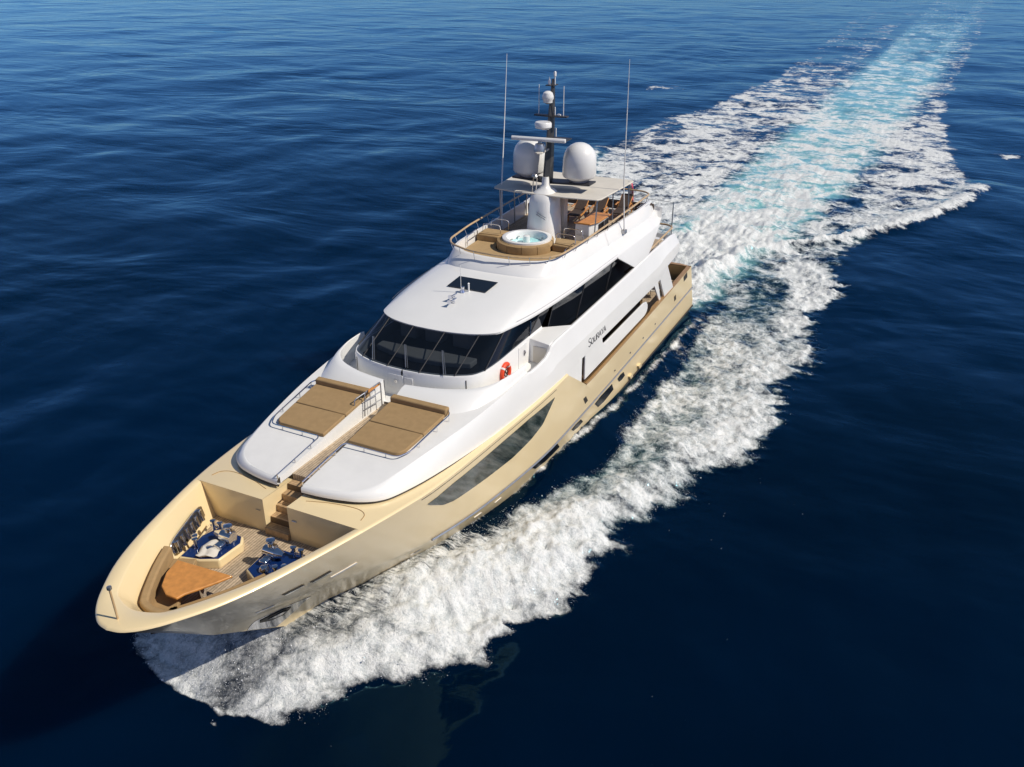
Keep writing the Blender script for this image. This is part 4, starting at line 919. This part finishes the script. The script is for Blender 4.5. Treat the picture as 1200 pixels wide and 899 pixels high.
def foam_fields(x, y):
    """foam cover, aeration (turquoise), height and sheet streaks of the wake at world x, y"""
    ay = np.abs(y); port = y > 0
    n1 = fbm(x*.42, y*.42, 3, 4); n2 = fbm(x*1.4, y*1.4, 11, 3); n3 = fbm(x*.11, y*.11, 23, 3)
    yo = np.where(y >= tab(x, [(16.3, 0), (-400, 0)]), tab(x, YO_P), -tab(x, YO_S))
    hw = tab(x, HULLWL)
    inb = x < 16.45+.5*(n2-.5)
    fr = fbm(x*2.0+y*.5, y*.55-x*.3, 91, 4, .6)
    dout = np.where(inb, yo-ay+1.5*(n1-.5)+.7*(n2-.5)+1.5*(fr-.5)*ss(-70, -30, x)+.45*ss(-40, -8, x)+.25*ss(8, 13, x)-.05, -1)
    lim = np.where(x > 6, .9, 1.6)
    edge = ss(-.1, 1.0, dout/lim*1.0)
    din = ay-tab(x, I2)+1.3*(n1-.5)+.36+.10*ss(6, 0, x)+.62*ss(-4, -14, x)
    innr = np.where(x > 8.4, 1.0, ss(-.25, .7, din))
    # cover inside the bow wave band; it thins out and breaks up going aft
    dens = tab(x, [(16.5, .74), (14, .82), (11, .88), (6, .88), (0, .83), (-8, .75), (-18, .70), (-26, .76), (-34, .74), (-45, .75), (-60, .75), (-75, .70), (-100, .62), (-140, .46), (-200, .34), (-300, .22), (-450, .05)])
    rel = np.clip((yo-ay)/np.maximum(yo-tab(x, I2), .5), 0, 1)
    dens = dens+((n1-.5)*.45+(fbm(x*.22+9, y*.40, 133, 3)-.5)*.55)*ss(-38, -28, x)*ss(15.5, 11, x)
    dens = dens+.14*np.exp(-((rel-.35)/.25)**2)*ss(-40, -5, x)-.22*ss(.62, 1.0, rel)*ss(-12, 4, x)-.10*ss(.22, .02, rel)*ss(-6, 4, x)
    trough = .44*ss(hw+.1, hw+.7, ay)*(ay < tab(x, I2)+.6)*ss(-3, -13, x)*ss(-40, -30, x)
    f = np.maximum(dens*edge*innr, trough*ss(.35, .6, n2))
    # gap of bare water between the wash and the side bands
    gap = np.exp(-((ay-8.2-3.5*(n3-.5))/(1.6+1.6*n1))**2)*ss(-42, -62, x)*np.where(port, .0, .20)*(.25+1.3*n1)
    f = f-gap
    f = f-np.where(port, .05, .08)*ss(-40, -58, x)*(f > .1)
    f = f+(n3-.5)*.55*ss(-26, -45, x)+(n1-.5)*.4*ss(-10, -40, x)
    f = np.maximum(f, (.54+.6*(n1-.5)+.5*(n3-.5))*ss(-24, -34, x)*ss(-190, -110, x)*(y < 0))
    f = np.where(edge <= 0, 0, f)
    f = f*edge
    # bare slick outboard of the stern wave
    cy = np.where(x < -25.5, tab(x, CREST), 3.0)
    dcr = ay-cy
    on = ss(-25, -29, x)*ss(-65, -60, x)
    slick = np.exp(-((dcr-1.7)/1.2)**2)*ss(-38, -41, x)*ss(-50, -45, x)*.8
    f = f*(1-.75*slick)
    slk2 = np.exp(-(((x+29)/4.0)**2+((ay-5.6)/1.4)**2))
    f = f*(1-.45*slk2)
    w = .55+.55*ss(-28, -52, x)
    ridge = np.exp(-((dcr+.25+.5*(n1-.5))/w)**2)*on*(.62+.38*ss(-61, -50, x))
    f = np.maximum(f, ridge*1.15)
    f = np.where((dcr > .9+.6*(n2-.5)) & (x < -43) & (x > -63), 0, f)
    # propeller wash
    wc, ww = tab(x, WASHC), tab(x, WASHW)
    dw = np.abs(y-wc)
    wash = ss(1.25, .55, dw/ww+.45*(n1-.5))*ss(-18.6, -20.5, x)
    wden = tab(x, [(-19, 1.1), (-35, 1.05), (-50, .80), (-75, .68), (-100, .60), (-140, .52), (-200, .34), (-300, .26), (-420, .16), (-900, 0)])
    wden = wden+(n1-.5)*.5*ss(-36, -60, x)+(n3-.5)*.35*ss(-40, -90, x)
    wden = wden+.12*np.exp(-((dw/ww-.85)/.25)**2)*ss(-40, -60, x)-.10*np.exp(-(dw/ww/.55)**2)*ss(-38, -55, x)
    f = np.maximum(f, wash*wden)
    # wide white fan straight behind the transom
    fan = ss(1.0, .6, ay/(4.4+.12*np.maximum(-x-20, 0))+.3*(n1-.5))*ss(-18.8, -20, x)*ss(-46, -30, x)
    f = np.maximum(f, fan*1.0)
    # thin white line where the hull parts the water
    line = np.exp(-((ay-hw-.10-.20*(n2-.3)-.026*np.maximum(2-x, 0))/.20)**2)*ss(8.5, 6, x)*ss(-30, -12, x)*.95
    f = np.maximum(f, line*(.44+.6*n2))
    # two far-off breaking crests
    for sx, sy in ((-107.7, -27.0), (-77.2, 21.7)):
        f = np.maximum(f, 1.1*np.exp(-(((x-sx)/1.4)**2+((y-sy)/.75)**2)*1.2)); f = np.maximum(f, .62*np.exp(-(((x-sx+1.5)/1.2)**2+((y-sy-2.2)/2.6)**2)))
    aer = np.maximum(ss(1.6, .6, dw/ww+.45*(n1-.5))*ss(-18.6, -20.5, x)*tab(x, [(-19, .6), (-35, .95), (-60, 1.1), (-150, .95), (-300, .5), (-600, 0)]), .35*edge*innr*ss(10, 3, x)*ss(-90, -40, x))
    aer = np.maximum(aer, .45*np.exp(-((dcr+1.5)/2)**2)*on)
    # heights
    d = np.maximum(ay-hw, 0)
    h = .85*np.exp(-(d/2.2)**2)*ss(16.4, 13.2, x)*ss(-10, 4, x)+.55*np.exp(-(d/1.3)**2)*ss(6, -4, x)*ss(-24, -16, x)
    crestb = np.exp(-((rel-.55)/.28)**2)*edge*ss(16, 12, x)*ss(-24, -2, x)
    h = h+crestb*tab(x, [(16, .1), (13, .55), (8, .75), (0, .55), (-10, .3), (-24, .12)])
    h = h+ridge*.42+wash*(n1-.45)*.5*ss(-120, -25, x)+fan*(n1-.3)*.7
    fo = np.clip(f, 0, 1.1)
    lum = (fbm(x*1.3, y*1.3, 41, 4, .6)-.45)*.55+(fbm(x*3.6, y*3.6, 57, 3, .6)-.5)*.30
    near = ss(-90, -25, x)
    h = h+fo*lum*(.35+.65*near)*(.55+.45*ss(16, 8, x))
    # sheet of thrown water against the bow
    sheet = ss(14, 11, x)*ss(2.5, 6, x)*ss(2.6, .6, d)*port
    return np.clip(f, 0, 1.2), np.clip(aer, 0, 1), h, sheet, dout

def axis(lo, hi, step, g, far_lo, far_hi):
    a = list(np.arange(lo, hi, step)); s = step; v = a[-1]
    while v < far_hi: s = min(s*g, 400); v += s; a.append(v)
    s = step; v = lo; b = []
    while v > far_lo: s = min(s*g, 400); v -= s; b.append(v)
    return np.array(b[::-1]+a)
ax = axis(-26, 17.5, .10, 1.024, -6000, 1500)
ayy = axis(-5.5, 13.0, .10, 1.026, -6000, 3500)
XX, YY = np.meshgrid(ax, ayy, indexing='ij'); X1, Y1 = XX.ravel(), YY.ravel()
F, A, H, SH, DO = foam_fields(X1, Y1)
dist = np.hypot(X1-29, Y1-16)
swell = (fbm(X1*.055+3, Y1*.085, 71, 3)-.5)*.55+(fbm(X1*.22, Y1*.30, 83, 3)-.5)*.20
H = H+swell*ss(900, 200, dist)*(1-.6*np.clip(F, 0, 1))
hwl = tab(X1, HULLWL)
n0, n1_ = len(ax), len(ayy)
me = bpy.data.meshes.new("sea")
co = np.empty((len(X1), 3), np.float32); co[:, 0] = X1; co[:, 1] = Y1; co[:, 2] = H
I = np.arange(n0*n1_).reshape(n0, n1_)
Q = np.stack([I[:-1, :-1], I[1:, :-1], I[1:, 1:], I[:-1, 1:]], -1).reshape(-1, 4).astype(np.int32)
me.vertices.add(len(co)); me.vertices.foreach_set("co", co.ravel())
me.loops.add(Q.size); me.loops.foreach_set("vertex_index", Q.ravel())
me.polygons.add(len(Q)); me.polygons.foreach_set("loop_start", np.arange(0, Q.size, 4, dtype=np.int32)); me.polygons.foreach_set("loop_total", np.full(len(Q), 4, np.int32))
me.update(calc_edges=True)
me.polygons.foreach_set("use_smooth", np.ones(len(Q), bool))
for nm, arr in (("foam", F), ("aer", A), ("sheet", SH)):
    at = me.attributes.new(nm, 'FLOAT', 'POINT'); at.data.foreach_set("value", arr.astype(np.float32))
sea = bpy.data.objects.new("sea", me); col.objects.link(sea); tag(sea, "dark blue sea with white bow wave and turquoise wake", None, None, "structure")

def sea_material():
    m = bpy.data.materials.new("sea_water"); m.use_nodes = True; nt = m.node_tree; N, Lk = nt.nodes, nt.links
    for q in list(N): N.remove(q)
    out = N.new("ShaderNodeOutputMaterial"); gls = N.new("ShaderNodeBsdfGlossy"); fre = N.new("ShaderNodeFresnel"); wmix = N.new("ShaderNodeMixShader")
    wat = N.new("ShaderNodeBsdfPrincipled"); foam = N.new("ShaderNodeBsdfPrincipled")
    geo = N.new("ShaderNodeNewGeometry")
    def attr(n): a = N.new("ShaderNodeAttribute"); a.attribute_name = n; return a.outputs["Fac"]
    def math_(op, a, b=None, c=None, clamp=False):
        q = N.new("ShaderNodeMath"); q.operation = op; q.use_clamp = clamp
        for i, v in enumerate((a, b, c)):
            if v is None: continue
            if isinstance(v, (int, float)): q.inputs[i].default_value = v
            else: Lk.new(v, q.inputs[i])
        return q.outputs[0]
    def mapping(scale, rot=0):
        q = N.new("ShaderNodeMapping"); q.inputs["Scale"].default_value = scale; q.inputs["Rotation"].default_value = (0, 0, rot)
        Lk.new(geo.outputs["Position"], q.inputs["Vector"]); return q.outputs[0]
    def noise(vec, sc, det, rough=.55, dist=0.0):
        q = N.new("ShaderNodeTexNoise"); q.inputs["Scale"].default_value = sc; q.inputs["Detail"].default_value = det
        q.inputs["Roughness"].default_value = rough; q.inputs["Distortion"].default_value = dist; Lk.new(vec, q.inputs["Vector"]); return q.outputs["Fac"]
    def mixc(f, a, b):
        q = N.new("ShaderNodeMix"); q.data_type = 'RGBA'
        for nm, v in (("Factor", f), ("A", a), ("B", b)):
            if isinstance(v, tuple): q.inputs[nm].default_value = (*v, 1)
            elif isinstance(v, (int, float)): q.inputs[nm].default_value = v
            else: Lk.new(v, q.inputs[nm])
        return q.outputs["Result"]
    def rng(v, a, b, c=0.0, d=1.0, smooth=True):
        q = N.new("ShaderNodeMapRange"); q.interpolation_type = 'SMOOTHSTEP' if smooth else 'LINEAR'
        for nm, k in (("From Min", a), ("From Max", b), ("To Min", c), ("To Max", d)): q.inputs[nm].default_value = k
        Lk.new(v, q.inputs["Value"]); return q.outputs["Result"]
    P = mapping((1, 1, 1)); PF = mapping((1, 1, .3))
    fo, ae, sh = attr("foam"), attr("aer"), attr("sheet")
    # break-up of the foam: clumps, lace and fine bubbles
    clump = noise(mapping((1, 1, .2)), 1.1, 8, .62, .6)
    lace = noise(mapping((1.1, .9, .2)), 2.4, 7, .65, .7)
    fine = noise(P, 9.0, 5, .7)
    micro = noise(P, 26.0, 4, .7)
    str_ = noise(mapping((6.0, .7, .5), .55), 1.6, 5, .6)
    pat = math_('ADD', math_('MULTIPLY', clump, .45), math_('ADD', math_('MULTIPLY', lace, .31), math_('ADD', math_('MULTIPLY', fine, .16), math_('MULTIPLY', micro, .08))))
    pat = math_('SUBTRACT', pat, .5)
    spx = N.new("ShaderNodeSeparateXYZ"); Lk.new(geo.outputs["Position"], spx.inputs[0])
    aft = rng(spx.outputs["X"], -12.0, -42.0)
    patch = noise(mapping((1.0, .75, .2)), .42, 7, .62, .8)
    pat = math_('ADD', pat, math_('MULTIPLY', math_('MULTIPLY', math_('SUBTRACT', patch, .5), 1.0), aft))
    val = math_('ADD', fo, math_('MULTIPLY', pat, math_('ADD', 2.1, math_('MULTIPLY', rng(spx.outputs["X"], 8.0, -8.0), .55))))
    stv = math_('MULTIPLY', math_('MULTIPLY', math_('SUBTRACT', str_, .535), 1.7), sh)
    val = math_('ADD', val, stv)
    present = rng(fo, .02, .22)
    wide = math_('SUBTRACT', .66, math_('MULTIPLY', aft, .10))          # near the bow the foam thins out gradually
    tt = math_('DIVIDE', math_('SUBTRACT', val, .34), wide, clamp=True)
    tt = math_('MULTIPLY', math_('MULTIPLY', tt, tt), math_('SUBTRACT', 3.0, math_('MULTIPLY', tt, 2.0)))
    cover = math_('MULTIPLY', math_('MULTIPLY', tt, present), rng(spx.outputs["X"], -330.0, -60.0, .58, 1.0), clamp=True)
    # water colour
    n = noise(mapping((1, 1, 1)), .02, 3)
    deep = mixc(rng(n, .3, .7), (.0, .0036, .0120), (.0, .0070, .0270))
    turq = mixc(rng(ae, 0.05, 1.0), deep, (.05, .34, .38))
    aerf = math_('MULTIPLY', rng(math_('ADD', ae, math_('MULTIPLY', pat, 1.4)), .15, 1.05), math_('MULTIPLY', rng(fo, .05, .5), .85))
    wcol = mixc(aerf, deep, (.26, .60, .61))
    Lk.new(wcol, wat.inputs["Base Color"])
    wat.inputs["IOR"].default_value = 1.33; wat.inputs["Specular IOR Level"].default_value = 0.0
    gls.inputs["Color"].default_value = (.30, .74, 1.0, 1); gls.inputs["Roughness"].default_value = .07; fre.inputs["IOR"].default_value = 1.30
    Lk.new(fre.outputs[0], wmix.inputs[0]); Lk.new(wat.outputs[0], wmix.inputs[1]); Lk.new(gls.outputs[0], wmix.inputs[2])
    wat.inputs["Roughness"].default_value = .07
    wat.subsurface_method = 'BURLEY'; wat.inputs["Subsurface Weight"].default_value = 1.0; wat.inputs["Subsurface Radius"].default_value = (.4, .8, 1.0); wat.inputs["Subsurface Scale"].default_value = 3.0
    # ripples: long swell, wind waves and capillaries
    w1 = noise(mapping((1.0, .5, 1), .35), .085, 4, .5, .5)
    w2 = noise(mapping((1.0, .5, 1), .15), .75, 4, .55, .5)
    w3 = noise(mapping((1, .8, 1), -.3), 3.2, 3, .5)
    hgt = math_('ADD', math_('MULTIPLY', w1, 2.0), math_('ADD', math_('MULTIPLY', w2, .10), math_('MULTIPLY', w3, .008)))
    b1 = N.new("ShaderNodeBump"); b1.inputs["Strength"].default_value = .26; b1.inputs["Distance"].default_value = 1.0
    Lk.new(hgt, b1.inputs["Height"])
    for q in (wat, gls, fre): Lk.new(b1.outputs["Normal"], q.inputs["Normal"])
    # foam
    fcol = mixc(rng(math_('ADD', math_('ADD', math_('MULTIPLY', fine, .35), math_('MULTIPLY', micro, .25)), math_('MULTIPLY', lace, .4)), .38, .58), (.52, .56, .57), (.84, .85, .84))
    Lk.new(fcol, foam.inputs["Base Color"])
    foam.inputs["Roughness"].default_value = .9; foam.inputs["Specular IOR Level"].default_value = .15
    b2 = N.new("ShaderNodeBump"); b2.inputs["Strength"].default_value = .9; b2.inputs["Distance"].default_value = .14
    Lk.new(math_('ADD', math_('MULTIPLY', lace, .6), math_('ADD', math_('ADD', math_('MULTIPLY', fine, .45), math_('MULTIPLY', micro, .22)), math_('MULTIPLY', clump, .6))), b2.inputs["Height"])
    Lk.new(b2.outputs["Normal"], foam.inputs["Normal"])
    mx = N.new("ShaderNodeMixShader"); Lk.new(cover, mx.inputs[0]); Lk.new(wmix.outputs[0], mx.inputs[1]); Lk.new(foam.outputs[0], mx.inputs[2])
    Lk.new(mx.outputs[0], out.inputs["Surface"])
    return m
me.materials.append(sea_material())

# ---- spray: drops thrown up along the bow wave
SPRAY = mat("spray_drops", (.86, .87, .88), rough=.6, var=.02)
rg = np.random.default_rng(5)
N_ = 900000
px_ = rg.uniform(-24, 16.6, N_); py_r = rg.uniform(-6, 13.5, N_)
f_, a_, h_, s_, do_ = foam_fields(px_, py_r)
yo_ = np.where(py_r > 0, tab(px_, YO_P), -tab(px_, YO_S))
rim = np.exp(-((do_-.30)/np.where(do_ < .30, .20, .45))**2)*(px_ < 16.6)
rim = np.exp(-((f_-.36)/.13)**2)*(px_ < 16.0)
prob = np.clip(rim*tab(px_, [(16.5, .40), (12, .38), (0, .22), (-14, .10), (-24, .0)])+.22*(f_ > .45)*tab(px_, [(16.5, 1), (9, .8), (0, .4), (-10, .1), (-24, 0)]), 0, 1)
hw_ = tab(px_, HULLWL); prob = prob*((np.abs(py_r) > hw_+.25) | (px_ > 13.4))
k = rg.random(N_) < prob
px_, py_r, h_ = px_[k], py_r[k], h_[k]
lift = rg.gamma(1.0, .11, len(px_))*tab(px_, [(16.5, 1.3), (8, 1.1), (-5, .5), (-24, .2)])
rad = rg.gamma(1.3, .0026, len(px_))+.0018
dirs = np.array([(1, 0, 0), (-1, 0, 0), (0, 1, 0), (0, -1, 0), (0, 0, 1), (0, 0, -1)], float)
cen = np.stack([px_, py_r, np.maximum(h_, 0)+lift*.9], -1)
st_ = rg.uniform(.6, 1.8, (len(px_), 3))
V = (cen[:, None, :]+dirs[None]*rad[:, None, None]*st_[:, None, :]).reshape(-1, 3)
T3 = np.array([(0, 2, 4), (2, 1, 4), (1, 3, 4), (3, 0, 4), (2, 0, 5), (1, 2, 5), (3, 1, 5), (0, 3, 5)])
FT = (T3[None]+6*np.arange(len(px_))[:, None, None]).reshape(-1, 3).astype(np.int32)
ms = bpy.data.meshes.new("spray"); ms.vertices.add(len(V)); ms.vertices.foreach_set("co", V.astype(np.float32).ravel())
ms.loops.add(FT.size); ms.loops.foreach_set("vertex_index", FT.ravel())
ms.polygons.add(len(FT)); ms.polygons.foreach_set("loop_start", np.arange(0, FT.size, 3, dtype=np.int32)); ms.polygons.foreach_set("loop_total", np.full(len(FT), 3, np.int32))
ms.update(calc_edges=True); ms.polygons.foreach_set("use_smooth", np.ones(len(FT), bool)); ms.materials.append(SPRAY)
spray = bpy.data.objects.new("spray", ms); col.objects.link(spray)
tag(spray, "white spray flung up along the bow wave", "spray", None, "stuff")
